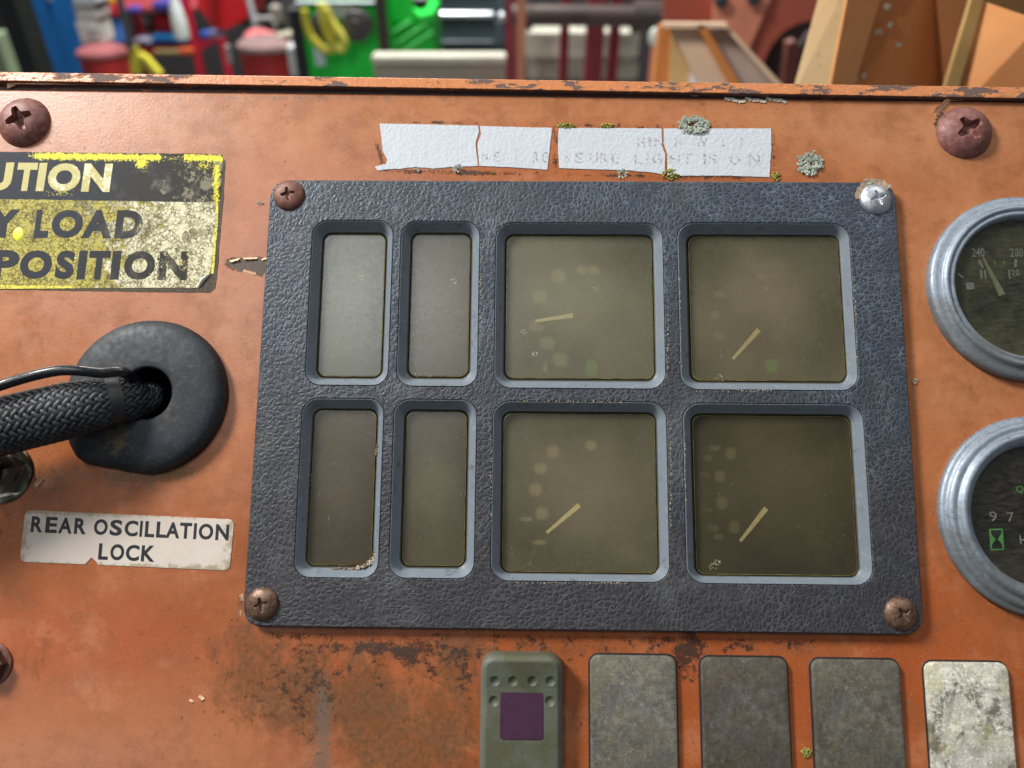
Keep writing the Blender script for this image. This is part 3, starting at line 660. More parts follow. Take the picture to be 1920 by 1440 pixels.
for k, (o_, i_) in enumerate(WIN):
    cx, cy, wd, ht = rect_px(*o_, ZB); ix, iy, iw, ih = rect_px(*i_, ZL+0.6)
    r0 = 5.2 if wd > 40 else 4.8; r1 = 2.6
    def mid(t, z, ex=0.0):
        return rrect(cx+(ix-cx)*t, cy+(iy-cy)*t, wd+(iw-wd)*t+ex, ht+(ih-ht)*t+ex, r0+(r1-r0)*t, z, 8)
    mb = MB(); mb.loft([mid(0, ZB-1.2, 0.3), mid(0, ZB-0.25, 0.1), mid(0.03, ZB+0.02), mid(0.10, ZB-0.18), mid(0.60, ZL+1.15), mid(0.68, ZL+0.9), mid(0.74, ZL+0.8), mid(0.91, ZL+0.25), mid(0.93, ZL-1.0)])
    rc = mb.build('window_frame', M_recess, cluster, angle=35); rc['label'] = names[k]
    # lens slab with rounded edge, sitting a little loose in the frame
    mb = MB()
    mb.loft([rrect(ix, iy, iw, ih, r1, ZL-0.9, 6), rrect(ix, iy, iw, ih, r1, ZL+0.35, 6), rrect(ix, iy, iw-0.5, ih-0.5, r1-.2, ZL+0.6, 6)], cap1=True)
    ln = mb.build('lens', lens_m[k], rc, angle=30)
    mb = MB(); mb.loft([rrect(ix, iy, iw+.12, ih+.12, r1, ZL+0.3, 6), rrect(ix, iy, iw-.05, ih-.05, r1, ZL+0.64, 6), rrect(ix, iy, iw-.32, ih-.32, r1, ZL+0.66, 6)]).build('lens_rim', M_rim, rc, angle=30)
    mb = MB(); mb.loft([mid(0.80, ZL-0.95, 1.2), mid(0.80, -7.0, 1.2)], cap1=True).build('housing', M_cavity, rc)
    mb = MB(); mb.loft([rrect(ix, iy, iw+3, ih+3, r1, -3.2, 5), rrect(ix, iy, iw-.6, ih-.6, r1, -3.2, 5)]).build('gasket', M_black, rc)
def hazy(name, col, a):
    n = N(name); tc = n.t.nodes.new('ShaderNodeTexCoord'); d = n.vm('SUBTRACT', tc.outputs['Generated'], (.5, .5, .5)); sx = n.sep(d)
    r_ = n.ma('POWER', n.ma('ADD', n.ma('POWER', n.ma('ABSOLUTE', sx[0]), 2.6), n.ma('POWER', n.ma('ABSOLUTE', sx[1]), 2.6)), 1/2.6)
    al = n.ma('MULTIPLY', n.step(r_, 0.50, 0.22), a); n.set(col, .8, spec=.1)
    tr = n.t.nodes.new('ShaderNodeBsdfTransparent'); mx = n.t.nodes.new('ShaderNodeMixShader')
    n.put(mx.inputs[0], al); n.t.links.new(tr.outputs[0], mx.inputs[1]); n.t.links.new(n.b.outputs[0], mx.inputs[2]); n.t.links.new(mx.outputs[0], n.out.inputs[0]); return n.m
M_haze = hazy('blurred_pale_mark', (0.90, 0.88, 0.68), 0.26); M_haze2 = hazy('faint_blurred_mark', (0.70, 0.68, 0.52), 0.2); M_hazeg = hazy('blurred_green_mark', (0.12, 0.60, 0.06), 0.45)
def marks(win, items, mat, sc, ox, oy, z=-3.4, name='dial_mark'):
    rc = [c for c in cluster.children if c.name.startswith('window_frame')][win]
    for (x, y, w_, h_) in items:
        c = P(ox+x/sc, oy+y/sc, z); s = px2mm(ox+x/sc, oy+y/sc)
        MB().loft([rrect(c.x, c.y, w_/sc*s*1.45, h_/sc*s*1.45, 1.0, z, 4)], cap1=True).build(name, mat, rc)
def needle(win, a, b, z=-2.5, wd=0.78):
    rc = [c for c in cluster.children if c.name.startswith('window_frame')][win]
    p = P(*a, z); q = P(*b, z); d = (q-p).normalized(); nrm = Vector((-d.y, d.x, 0))
    L = [p+nrm*wd*0.55, p-nrm*wd*0.55, q-nrm*wd, q+nrm*wd]
    MB().loft([[(v.x, v.y, z-0.25) for v in L], [(v.x, v.y, z) for v in L]], cap0=True, cap1=True).build('needle', M_needle, rc)
needle(2, (1004, 602), (1074, 591)); needle(3, (1374, 673), (1423, 618)); needle(6, (1025, 999), (1086, 947)); needle(7, (1388, 1015), (1437, 953))
marks(2, [(630, 520, 100, 95), (500, 670, 95, 85), (800, 480, 75, 60), (885, 480, 75, 60), (480, 875, 100, 80), (555, 1000, 95, 85), (645, 1115, 100, 95), (540, 1165, 30, 80)], M_haze, 3.789, 880, 380)
marks(3, [(620, 650, 55, 35), (360, 760, 60, 50), (325, 885, 60, 50), (350, 1015, 60, 50)], M_haze2, 3.273, 1240, 320, z=-4.4)
marks(6, [(595, 405, 80, 80), (865, 360, 75, 65), (505, 525, 85, 75), (470, 675, 85, 85), (515, 845, 85, 80), (400, 885, 90, 30), (500, 1050, 90, 30)], M_haze, 3.79, 880, 740, z=-3.6)
marks(7, [(390, 330, 55, 65), (300, 300, 60, 30), (260, 355, 50, 35), (330, 460, 55, 60), (240, 450, 50, 25), (340, 610, 60, 65), (255, 650, 60, 25), (410, 745, 55, 65), (290, 750, 60, 40), (320, 800, 50, 30)], M_haze2, 3.0, 1240, 740, z=-3.5)
def green_tri(win, x, y, w_, h_, z=-3.5, inv=False):
    rc = [c for c in cluster.children if c.name.startswith('window_frame')][win]
    s = px2mm(x, y); c = P(x, y, z); a = w_*s/2; b = h_*s/2
    L = [(c.x-a, c.y-b), (c.x+a, c.y-b), (c.x+a*.45, c.y+b), (c.x-a*.45, c.y+b)]
    if inv: L = [(c.x-a*.6, c.y-b), (c.x+a*.6, c.y-b), (c.x+a, c.y+b), (c.x-a, c.y+b)]
    MB().loft([[(p[0], p[1], z) for p in L]], cap1=True).build('green_mark', M_hazeg, rc)
green_tri(2, 1109, 688, 32, 42); green_tri(3, 1447, 686, 34, 36, inv=True)
# crumbled seal in the lower left window and lichen crumbs
M_crumb = simple('crumbled_seal', (0.16, 0.12, 0.075), 0.8, var=0.5, sc=900)
M_crumb2 = simple('pale_crumbled_seal', (0.40, 0.34, 0.25), 0.8, var=0.4, sc=900)
def crumbs(parent, pts, n, r, z, mat, name='debris'):
    mb = MB(); rnd = random.Random(len(pts)*11+n)
    for i in range(n):
        t = rnd.random()*(len(pts)-1); k = int(t); u = t-k
        a = P(pts[k][0]+(pts[k+1][0]-pts[k][0])*u+rnd.gauss(0, 1.6), pts[k][1]+(pts[k+1][1]-pts[k][1])*u+rnd.gauss(0, 1.6), z)
        rr = r*rnd.uniform(0.3, 1.2); mb.ball((a.x, a.y, a.z+rnd.uniform(-.1, .35)), rr, 6, 4, (rnd.uniform(.6, 1.5), rnd.uniform(.5, 1.2), 0.6))
    o = mb.build(name, mat, parent, smooth=True, angle=30); o['kind'] = 'stuff'; return o
w5 = [c for c in cluster.children if c.name.startswith('window_frame')][4]
crumbs(w5, [(707, 1028), (700, 1048), (685, 1062), (660, 1070), (625, 1066)], 130, 0.42, ZL+0.9, M_crumb)
crumbs(w5, [(704, 1040), (694, 1056), (668, 1066)], 60, 0.35, ZL+1.3, M_crumb2)
crumbs(w5, [(707, 835), (706, 856)], 22, 0.42, ZL+0.6, M_crumb); crumbs(w5, [(582, 800), (581, 870), (577, 950), (574, 1010)], 46, 0.4, ZL+0.4, M_crumb)
M_spot = simple('dried_spatter', (0.42, 0.40, 0.27), 0.8, var=0.4, sc=2500)
for k, (x, y, r_, nn) in enumerate(((678, 521, 5, 26), (851, 527, 6, 26), (1003, 663, 5, 30), (982, 622, 5, 16), (1117, 543, 6, 10), (1345, 1054, 6, 26), (1337, 1062, 8, 16), (782, 703, 6, 12), (806, 704, 4, 8), (1350, 709, 10, 16), (1437, 540, 5, 4))):
    win = 0 if x < 720 else 1 if x < 900 else 2 if x < 1250 else (7 if y > 760 else 3)
    rc = [c for c in cluster.children if c.name.startswith('window_frame')][win]; mb = MB(); rnd = random.Random(k)
    for i in range(nn):
        a = rnd.uniform(0, 6.283); q = r_*math.sqrt(rnd.uniform(0.15, 1)); p = P(x+q*math.cos(a), y+q*math.sin(a)*.9, ZL+.6)
        mb.ball((p.x, p.y, p.z), rnd.uniform(.07, .17), 5, 4, (1, 1, .5))
    mb.build('dried_spot', M_spot, rc, angle=60)
M_glue = simple('yellowed_glue', (0.26, 0.22, 0.13), 0.6, var=0.3, sc=900)
for win, segs in ((2, [((1247, 470), (1252, 560), (1253, 660), (1250, 715))]), (3, [((1275, 520), (1276, 600), (1277, 700)), ((1602, 520), (1606, 600), (1608, 700)), ((1300, 733), (1450, 733))]), (6, [((1256, 790), (1258, 880), (1258, 1000)), ((921, 820), (922, 980)), ((960, 1093), (1180, 1094)), ((950, 751), (1180, 754))]), (7, [((1284, 810), (1285, 960))]), (1, [((901, 480), (902, 600), (899, 660))])):
    rc = [c for c in cluster.children if c.name.startswith('window_frame')][win]
    for s in segs:
        mb = MB(); rnd = random.Random(int(s[0][0]))
        for a, b in zip(s[:-1], s[1:]):
            L = math.hypot(b[0]-a[0], b[1]-a[1])
            for i in range(int(L/3.2)):
                if rnd.random() < 0.45: continue
                u = (i+rnd.random())/(L/3.2); p = P(a[0]+(b[0]-a[0])*u+rnd.gauss(0, .8), a[1]+(b[1]-a[1])*u+rnd.gauss(0, .8), ZB)
                mb.ball((p.x, p.y, ZB), rnd.uniform(.12, .3), 5, 4, (1, 1.2, .5))
        o = mb.build('glue_bead', M_glue, rc); o['kind'] = 'stuff'
screw(541, 365, 29.5, 1.7, M_rust, 12, cluster, ZB, 0.46, 0.13, 'rusty reddish screw at the upper left corner')
screw(1644, 372, 30, 1.9, M_silver, 20, cluster, ZB, 0.5, 0.13, 'bright zinc plated screw at the upper right corner', 0.5, (0, 4))
screw(491, 1133, 31, 2.0, M_rust2, 17, cluster, ZB, 0.42, 0.13, 'brown screw at the lower left corner')
screw(1691, 1151, 31, 2.0, M_rust2, 35, cluster, ZB, 0.42, 0.13, 'brown screw at the lower right corner')
# pale brittle washer showing round the zinc screw
mb = MB(); c = P(1641, 371, ZB); L1 = []; L2 = []; 
for i in range(40):
    a = math.radians(35+150*i/39+0); r1 = 4.6; r2 = 6.4+0.9*mnoise.noise(Vector((i*.35, 1, 0)))
    L1.append((c.x+r1*math.cos(a), c.y+r1*math.sin(a), ZB+.05)); L2.append((c.x+r2*math.cos(a), c.y+r2*math.sin(a), ZB+.35+.25*mnoise.noise(Vector((i*.6, 4, 0)))))
mb.loft([L1, L2, [(p[0], p[1], ZB-.4) for p in L2]], closed=False).build('washer_remnant', simple('brittle_tan_rubber', (0.36, 0.27, 0.19), 0.8, var=0.35, sc=900), cluster)
# ------------------------------------------------------------------ rubber grommet and cables
def build_grommet():
    c = P(271, 741, 3); root = thing('rubber_grommet', 'round domed black rubber grommet with a braided cable coming out of its hole', 'grommet', (c.x, c.y, 0))
    hc = P(268, 735, 8); hx, hy = hc.x-c.x, hc.y-c.y
    R = 148*px2mm(271, 741)*0.985; rh = 48*px2mm(271, 741)*0.95; n = 160; prof = []
    # (t outward 0..1 between hole and rim, z)
    prof = [(0.0, 4.0), (0.0, 5.4), (0.015, 5.8), (0.05, 6.0), (0.16, 6.0), (0.45, 5.8), (0.68, 5.4), (0.82, 4.8), (0.91, 4.0), (0.965, 3.0), (0.99, 1.9), (1.0, 0.8), (1.0, -0.2)]
    loops = []
    for t, z in prof:
        L = []
        for i in range(n):
            a = 2*math.pi*i/n; ca, sa = math.cos(a), math.sin(a)
            ad = math.degrees(a) % 360; ro = R/148*float(np.interp(ad, [0, 40, 90, 140, 180, 200, 213, 224, 232, 238, 250, 262, 272, 278, 286, 300, 330, 360], [151, 149, 145, 148, 152, 157, 165, 168, 163, 155, 145, 143, 145.5, 148, 148, 148, 150, 151])); x1 = ro*ca; y1 = ro*sa
            # worn flat at the lower left
            x0 = hx+rh*ca; y0 = hy+rh*sa*1.04
            x = x0+(x1-x0)*t; y = y0+(y1-y0)*t
            zz_ = z+0.25*mnoise.noise(Vector((x*.12, y*.12, 3)))*min(1, t*3)
            if 0.1 < t < 0.97: zz_ -= 0.5*math.exp(-(((math.degrees(a)-237)/26)**2))
            L.append((x, y, zz_))
        loops.append(L)
    mb = MB(); mb.loft(loops); o = mb.build('dome', M_rubber, root, angle=60)
    at = o.data.attributes.new('grime', 'FLOAT', 'POINT'); vals = []
    for v in o.data.vertices:
        x, y = v.co.x*1000, v.co.y*1000; vals.append(0.9*math.exp(-((x+6)**2+(y+13)**2)/40)+0.45*math.exp(-((x-12)**2+(y+8)**2)/50)+0.3*math.exp(-((x-8)**2+(y+24)**2)/60))
    at.data.foreach_set('value', vals)
    MB().loft([[(hx+rh*1.02*math.cos(2*math.pi*i/60), hy+rh*1.06*math.sin(2*math.pi*i/60), z) for i in range(60)] for z in (5.0, -9)], cap1=True).build('hole_wall', simple('black_hole_rubber', (0.004, 0.004, 0.004), 0.9, sc=300, spec=0.1), root)
    return c
build_grommet()
def bez(pts, n):
    """Catmull-Rom through the points"""
    out = []; p = [Vector(q) for q in pts]; p = [2*p[0]-p[1]]+p+[2*p[-1]-p[-2]]
    segs = len(p)-3
    for i in range(n+1):
        t = i/n*segs; k = min(int(t), segs-1); u = t-k; a, b, c, d = p[k:k+4]
        out.append(0.5*((2*b)+(c-a)*u+(2*a-5*b+4*c-d)*u*u+(3*b-3*c+d-a)*u**3))
    return out
def build_braid():
    root = thing('braided_cable', 'thick cable in a black braided sleeve leaving the grommet towards the left', 'cable')
    key = [P(283, 742, -4), P(262, 745, 3), P(238, 748, 7), (P(205, 752, 10.5)), P(160, 762, 13), P(100, 776, 15), P(0, 800, 17), P(-130, 836, 19), P(-260, 875, 22)]
    path = bez(key, 300); n = len(path)
    cum = [0]
    for a, b in zip(path[:-1], path[1:]): cum.append(cum[-1]+(b-a).length)
    Lt = cum[-1]
    fr = []
    for i, p in enumerate(path):
        t = (path[min(i+1, n-1)]-path[max(i-1, 0)]).normalized(); a = Vector((0, 0, 1)).cross(t).normalized(); b = t.cross(a).normalized()
        s = cum[i]/Lt; wd = 5.9+2.3*min(1, s*3.0)+0.8*s; th = 4.2+1.6*s
        if s < 0.10: wd -= 0.0
        pinch = math.exp(-((cum[i]-15.5)/2.2)**2); wd -= 0.5*pinch; th -= 0.4*pinch
        fr.append((p, a, b, wd, th))
    def at_(s, th, off):
        s = min(max(s, 0), Lt-1e-3); k = int(np.searchsorted(cum, s))-1; k = max(0, min(k, n-2)); u = (s-cum[k])/max(1e-6, cum[k+1]-cum[k])
        p0, a0, b0, w0, t0 = fr[k]; p1, a1, b1, w1, t1 = fr[k+1]
        p = p0.lerp(p1, u); a = a0.lerp(a1, u); b = b0.lerp(b1, u); w_ = w0+(w1-w0)*u; t_ = t0+(t1-t0)*u
        return p+a*math.cos(th)*(w_+off)+b*math.sin(th)*(t_+off)
    # inner bundle
    mb = MB(); mb.loft([[tuple(at_(Lt*i/120, 2*math.pi*j/24, -0.75)) for j in range(24)] for i in range(121)], cap0=True, cap1=True); mb.build('inner_bundle', M_black, root)
    NS = 26; d = 2*math.pi/NS; k = d*0.5/1.15   # crossing every 1.15 mm of length
    n_mb = MB(); step = 0.38; ns = int(Lt/step)
    v = []; f = []
    for sgn in (1, -1):
        for i in range(NS):
            base = len(v); cnt = 0
            for q in range(ns+1):
                s = q*step; th = i*d+sgn*k*s; m = 2*k*s/d
                ph = math.pi/2*(2*i+sgn*m)-math.pi/4
                h = sgn*0.24*max(-1, min(1, 1.7*math.cos(ph)))
                hw = d*0.40
                for e, z in ((-1, -0.10), (-0.5, 0.06), (0.5, 0.06), (1, -0.10)):
                    v.append(tuple(at_(s+e*0.25*sgn*-1, th+e*hw*0.8, h+z)))
                if q:
                    a = base+(q-1)*4
                    for c_ in range(3): f.append((a+c_, a+c_+1, a+c_+5, a+c_+4))
    n_mb.v = v; n_mb.f = f
    bn = N('braided_nylon'); ns_ = bn.noise(0.6, 4)
    mat = bn.set(bn.mix(bn.step(bn.noise(0.12, 4), 0.4, 0.62), (0.010, 0.011, 0.014), (0.030, 0.032, 0.040)), bn.lin(ns_, 0.3, 0.7, 0.42, 0.58), None, spec=0.35)
    o = n_mb.build('braided_sleeve', mat, root, angle=80)
    # tape band
    mb = MB(); s0, s1 = 14.2, 17.2
    mb.loft([[tuple(at_(s, 2*math.pi*j/32, off)) for j in range(32)] for s, off in ((s0, -0.2), (s0+.1, 0.5), (s1-.1, 0.5), (s1, -0.2))])
    mb.build('tape_band', simple('black_tape', (0.014, 0.014, 0.015), 0.5, sc=400), root)
    return root
build_braid()
wire = thing('thin_wire', 'thin glossy black insulated wire running above the braided cable', 'wire')
pts = bez([P(262, 722, -2), P(250, 712, 6), P(236, 700, 12), P(222, 696.5, 14), P(190, 699, 16), P(150, 695, 18), P(110, 695, 19), P(60, 705, 20), P(0, 723, 22), P(-90, 755, 24), P(-220, 800, 26)], 120)
MB().tube(pts, 1.6, 14).build('insulation', simple('glossy_black_insulation', (0.015, 0.015, 0.017), 0.25, sc=300), wire)
MB().tube(pts[:6], 0.8, 10).build('conductor', simple('copper_strands', (0.30, 0.13, 0.06), 0.4, 0.8, sc=900), wire)
c = P(289, 737, 0)
# ------------------------------------------------------------------ chrome knob and bolt at the left edge
def build_knob():
    c = P(-4, 886, 2); root = thing('metal_knob', 'shiny steel collar with hexagonal nut half hidden below the braided cable', 'nut', (c.x, c.y, 0))
    st = N('tarnished_steel'); cc = st.mix(st.step(st.noise(0.2, 5), 0.45, 0.6), (0.12, 0.105, 0.075), (0.34, 0.32, 0.27)); mt = st.set(cc, 0.2, st.bump(st.noise(0.5, 4), 0.2, 0.0003), 0.9)
    MB().lathe([(9.8, -0.2), (9.8, 0.7), (9.3, 1.1), (6, 1.2)], 48).build('washer', mt, root, angle=35)
    mb = MB(); L = []
    for z, r in ((1.1, 8.0), (1.2, 8.4), (4.6, 8.4), (5.3, 7.5), (6.4, 4.5)):
        L.append([(r*math.cos(math.radians(60*i+12)), r*math.sin(math.radians(60*i+12)), z) for i in range(6)])
    mb.loft(L, cap0=True, cap1=True).build('nut', mt, root, smooth=False)
    MB().lathe([(4.6, 6), (4.6, 9.2), (4.1, 9.8), (0.3, 10)], 32).build('threaded_stem', mt, root, angle=35)
    c = P(-30, 1250, 3); b = thing('bolt', 'dark rusty bolt head cut off by the lower left edge of the picture', 'bolt', (c.x, c.y, 0))
    mb = MB(); L = []
    for z, r in ((0, 5.4), (0.1, 5.6), (3.2, 5.6), (3.8, 5.0), (3.9, 1)):
        L.append([(r*math.cos(math.radians(60*i+8)), r*math.sin(math.radians(60*i+8)), z) for i in range(6)])
    mb.loft(L, cap0=True, cap1=True).build('hex_head', M_rust2, b, smooth=False)
    MB().lathe([(6.6, -.1), (6.6, .5), (6.2, .7), (3, .7)], 40).build('washer', M_rust, b, angle=35)
build_knob()
# ------------------------------------------------------------------ stickers
def build_caution():
    c = P(200, 415); off = (c.x, c.y)
    root = thing('caution_decal', 'flaking yellow and black caution sticker with large capital letters, upper left', 'sticker', (c.x, c.y, 0))
    def Q(l): return [tuple(P(*p)[:2]) for p in l]
    back = rough(Q([(-160, 281), (0, 285), (200, 287), (380, 288), (412, 291), (423, 302), (419, 380), (412, 450), (408, 510), (404, 540), (394, 549), (300, 548), (0, 543), (-160, 540)]), 0.22, 1.6, 1)
    plate('residue', back[::-1], 0.0, 0.10, simple('dark_sticker_residue', (0.055, 0.040, 0.020), 0.75, var=0.5, sc=600, bumpd=0.0002), root, bevel=0.03, off=off)
    yel = rough(Q([(-160, 371), (0, 373), (200, 376), (405, 380), (404, 420), (400, 470), (397, 505), (391, 516), (383, 521), (376, 530), (370, 540), (280, 540), (140, 541), (0, 541), (-160, 540)]), 0.16, 1.4, 2)
    plate('yellow_field', yel[::-1], 0.0, 0.20, mat_decal_yellow(), root, bevel=0.05, off=off)
    # black band as a fine grid so the bright lifted yellow border can follow its edge
    mb = MB(); NX, NY = 170, 34; vals = []
    m_bk = mat_decal_black('faded_black_band', 0.72, (0.20, 0.18, 0.12), bright=True)
    for j in range(NY+1):
        for i in range(NX+1):
            px_ = -160+(419+160)*i/NX; t_ = 285+px_*0.012; b_ = 371.5+(px_+160)*0.0155
            px2 = px_-(6*(j/NY) if i > NX-4 else 0)
            py_ = t_+(b_-t_)*j/NY
            if i == NX and j < 3: px2 -= (3-j)*2
            p = P(px2, py_); mb.v.append((p.x-off[0]+0.12*mnoise.noise(Vector((px_*.05, py_*.05, 0)))*(i == NX), p.y-off[1]+(0.15*mnoise.noise(Vector((px_*.09, 3, 0))) if j == 0 else 0), 0.20))
            e = 0.0
            if px_ > 40: e = max(e, min(1, (px_-45)/30)*math.exp(-((py_-t_-7)/7.5)**2)*(0.85 if px_ < 260 or px_ > 268 else 0.6)*(1 if px_ < 300 or px_ > 345 else 0.35))
            e = max(e, 0.8*math.exp(-((px_-266)/14)**2-((py_-305)/14)**2))
            e = max(e, 0.75*math.exp(-((px_-408)/9)**2)*(1 if py_ > 310 else .5))
            e = max(e, 0.5*math.exp(-((px_-385)/22)**2-((py_-310)/10)**2)); e = max(e, .4*math.exp(-((px_-115)/22)**2-((py_-362)/7)**2))
            vals.append(e)
    for j in range(NY):
        for i in range(NX):
            a = j*(NX+1)+i; mb.f.append((a, a+1, a+NX+2, a+NX+1))
    o = mb.build('black_band', m_bk, root); at = o.data.attributes.new('edge', 'FLOAT', 'POINT'); at.data.foreach_set('value', vals)
    # bright yellow slivers along right and bottom edge
    ys = N('bright_yellow_edge'); my = ys.set(ys.mix(ys.step(ys.noise(1.3, 6, .8), .5, .6), (0.70, 0.60, 0.02), (0.10, 0.085, 0.03)), 0.5)
    plate('yellow_edge', rough(Q([(405, 380), (410, 381), (408, 430), (404, 475), (401, 512), (396, 514), (398, 480), (402, 430)]), 0.2, 0.9, 5)[::-1], 0, 0.16, my, root, bevel=0.03, off=off)
    plate('yellow_edge', rough(Q([(-160, 534), (0, 535), (135, 537), (140, 541), (0, 542), (-160, 541)]), 0.15, 0.9, 6)[::-1], 0, 0.24, my, root, bevel=0.03, off=off)
    ink = mat_decal_black('worn_black_letter', 0.745, (0.48, 0.42, 0.15))
    lt = mat_decal_letter()
    letters('letter', zz([('C', -560, -365), ('A', -345, -130), ('U', -115, 72), ('T', 100, 238), ('I', 248, 303), ('O', 320, 545), ('N', 562, 758)], 3.692, 0), lambda x: 358+x*0.012, 53, 0.225, lt, root, off, 0.055, shear=0.04)
    letters('letter', zz([('Y', -90, 120), ('L', 234, 332), ('O', 348, 566), ('A', 562, 772), ('D', 792, 980)], 3.692, 0), lambda x: 446+x*0.006, 53, 0.225, ink, root, off, 0.055, shear=0.02)
    letters('letter', zz([('P', -70, 120), ('O', 128, 350), ('S', 376, 506), ('I', 530, 588), ('T', 602, 748), ('I', 762, 822), ('O', 850, 1065), ('N', 1092, 1292)], 3.692, 0), lambda x: 523+x*0.008, 54, 0.225, ink, root, off, 0.055, shear=0.02)
    # curled white corner
    mb = MB(); rows = []
    A_, B_ = P(397, 512), P(370, 543); A_ -= Vector((off[0], off[1], 0)); B_ -= Vector((off[0], off[1], 0))
    C_ = P(375, 520); C_ -= Vector((off[0], off[1], 0))
    for k in range(9):
        u = k/8; row = []
        for i in range(11):
            s = i/10; e = A_.lerp(B_, s); t = e.lerp(C_, u*0.62*math.sin(math.pi*max(.04, min(.96, s)))**0.8)
            row.append((t.x, t.y, 0.3+0.7*math.sin(math.pi*min(1, u*0.75+.05))*math.sin(math.pi*max(.03, min(.97, s)))**.6))
        rows.append(row)
    mb.loft(rows, closed=False).build('curled_corner', simple('white_film_back', (0.68, 0.66, 0.60), 0.4, var=0.05, sc=300), root)
    # the bright yellow blister
    c2 = P(35, 439); MB().ball((c2.x-off[0], c2.y-off[1], 0.2), 1.9, 20, 10, (1, 1.2, 0.12)).build('blister', simple('bright_yellow_film', (0.72, 0.66, 0.03), 0.4, var=0.15, sc=600), root)
    # crumbs of dirt on the N
    mb = MB(); rnd = random.Random(5)
    for i in range(40):
        p = P(303+rnd.gauss(0, 5), 495+rnd.gauss(0, 8)); mb.ball((p.x-off[0], p.y-off[1], .25), rnd.uniform(.15, .45), 6, 4, (1, 1, .6))
    mb.build('dirt_crumbs', simple('grey_dirt', (0.12, 0.11, 0.09), 0.8, var=.6, sc=1500), root)['kind'] = 'stuff'
build_caution()
def build_osc():
    c = P(239, 1013); off = (c.x, c.y)
    root = thing('oscillation_label', 'small yellowed white label reading rear oscillation lock below the rubber grommet', 'label', (c.x, c.y, 0))
    pts = [P(48, 956), P(440, 974), P(431, 1070), P(37, 1053)]
    out = round_quad([tuple(p[:2]) for p in pts], 2.2)
    # torn notch at the lower edge
    lo = []
    n0 = P(163, 1062); 
    ol = rough(out, 0.06, 1.5, 8); n1 = P(160, 1058.5); n2 = P(170, 1045); n3 = P(181, 1053); n4 = P(186, 1061)
    # rebuild lower edge with the notch
    res = []; ins = False
    for p in ol:
        if n1.x < p[0] < n4.x and p[1] < P(170, 1040).y:
            if not ins:
                ins = True; res += [(n4.x, n4.y), (n3.x, n3.y), (n2.x+.4, n2.y), (n2.x-.4, n2.y-.9), (n1.x+.3, n1.y+.2)]
            continue
        res.append(p)
    plate('film', res[::-1], 0, 0.18, mat_label_paper(), root, bevel=0.05, off=off)
    ink = simple('black_ink', (0.010, 0.010, 0.014), 0.45, var=0.4, sc=600)
    letters('letter', zz([('R', 157, 216), ('E', 230, 290), ('A', 296, 366), ('R', 377, 438), ('O', 477, 547), ('S', 558, 621), ('C', 633, 701), ('I', 710, 724), ('L', 737, 786), ('L', 795, 846), ('A', 843, 914), ('T', 914, 975), ('I', 985, 1000), ('O', 1011, 1085), ('N', 1097, 1165)], 2.717, 0), lambda x: 997.5+(x-57)*0.0435, 30, 0.20, ink, root, off, 0.034, shear=0.0)
    letters('letter', zz([('L', 500, 550), ('O', 560, 631), ('C', 639, 708), ('K', 718, 788)], 2.717, 0), lambda x: 1049+(x-184)*0.045, 30.5, 0.20, ink, root, off, 0.034, shear=0.0)
build_osc()
def build_white():
    c = P(1075, 280); off = (c.x, c.y)
    root = thing('white_sticker', 'long cracked white sticker with ghost letters above the gauge cluster, in four torn pieces', 'sticker', (c.x, c.y, 0))
    def Q(l): return [tuple(P(680+x/2.182, 210+y/2.182)[:2]) for x, y in l]
    polys = [[(70, 48), (270, 52), (472, 57), (477, 78), (462, 128), (468, 180), (472, 222), (380, 225), (290, 233), (220, 226), (150, 234), (100, 236), (62, 240), (50, 224), (96, 214), (101, 196), (82, 160), (78, 110)],
             [(480, 58), (775, 66), (768, 130), (756, 238), (620, 228), (478, 222), (474, 180), (470, 134), (485, 90)],
             [(802, 66), (1223, 68), (1225, 140), (1238, 175), (1236, 258), (1180, 248), (1080, 240), (805, 231), (799, 150)],
             [(1232, 68), (1670, 68), (1672, 140), (1664, 268), (1500, 262), (1300, 262), (1247, 256), (1247, 172), (1233, 134)]]
    for k, q in enumerate(polys):
        plate('film_piece', rough(Q(q), 0.12, 1.3, 10+k)[::-1], 0, 0.22, M_white, root, bevel=0.06, off=off)
    g = N('ghost_letter_stain'); df = g.mix(g.noise(1.0, 4), (0.27, 0.24, 0.20), (0.40, 0.37, 0.33)); g.set(df, 0.6)
    tr = g.t.nodes.new('ShaderNodeBsdfTransparent'); mx = g.t.nodes.new('ShaderNodeMixShader')
    g.put(mx.inputs[0], g.ma('MULTIPLY', g.step(g.noise(1.1, 6, 0.8), 0.47, 0.60), 0.75)); g.t.links.new(tr.outputs[0], mx.inputs[1]); g.t.links.new(g.b.outputs[0], mx.inputs[2]); g.t.links.new(mx.outputs[0], g.out.inputs[0])
    letters('ghost_letter', zz([('H', 1125, 1155), ('I', 1170, 1180), ('N', 1193, 1235), ('F', 1275, 1306), ('W', 1360, 1412), ('I', 1470, 1480), ('I', 1545, 1555)], 2.182, 680), lambda x: 277, 19, 0.245, g.m, root, off, 0.02)
    letters('ghost_letter', zz([('N', 487, 512), ('E', 535, 560), ('R', 695, 722), ('E', 735, 757), ('S', 820, 850), ('S', 868, 905), ('U', 928, 964), ('R', 972, 1006), ('E', 1015, 1052), ('L', 1112, 1145), ('I', 1160, 1170), ('G', 1183, 1226), ('H', 1256, 1298), ('T', 1308, 1350), ('I', 1394, 1405), ('S', 1415, 1450), ('O', 1500, 1545), ('N', 1580, 1625)], 2.182, 680), lambda x: 304+(x-900)*0.012, 20, 0.245, g.m, root, off, 0.025)
build_white()
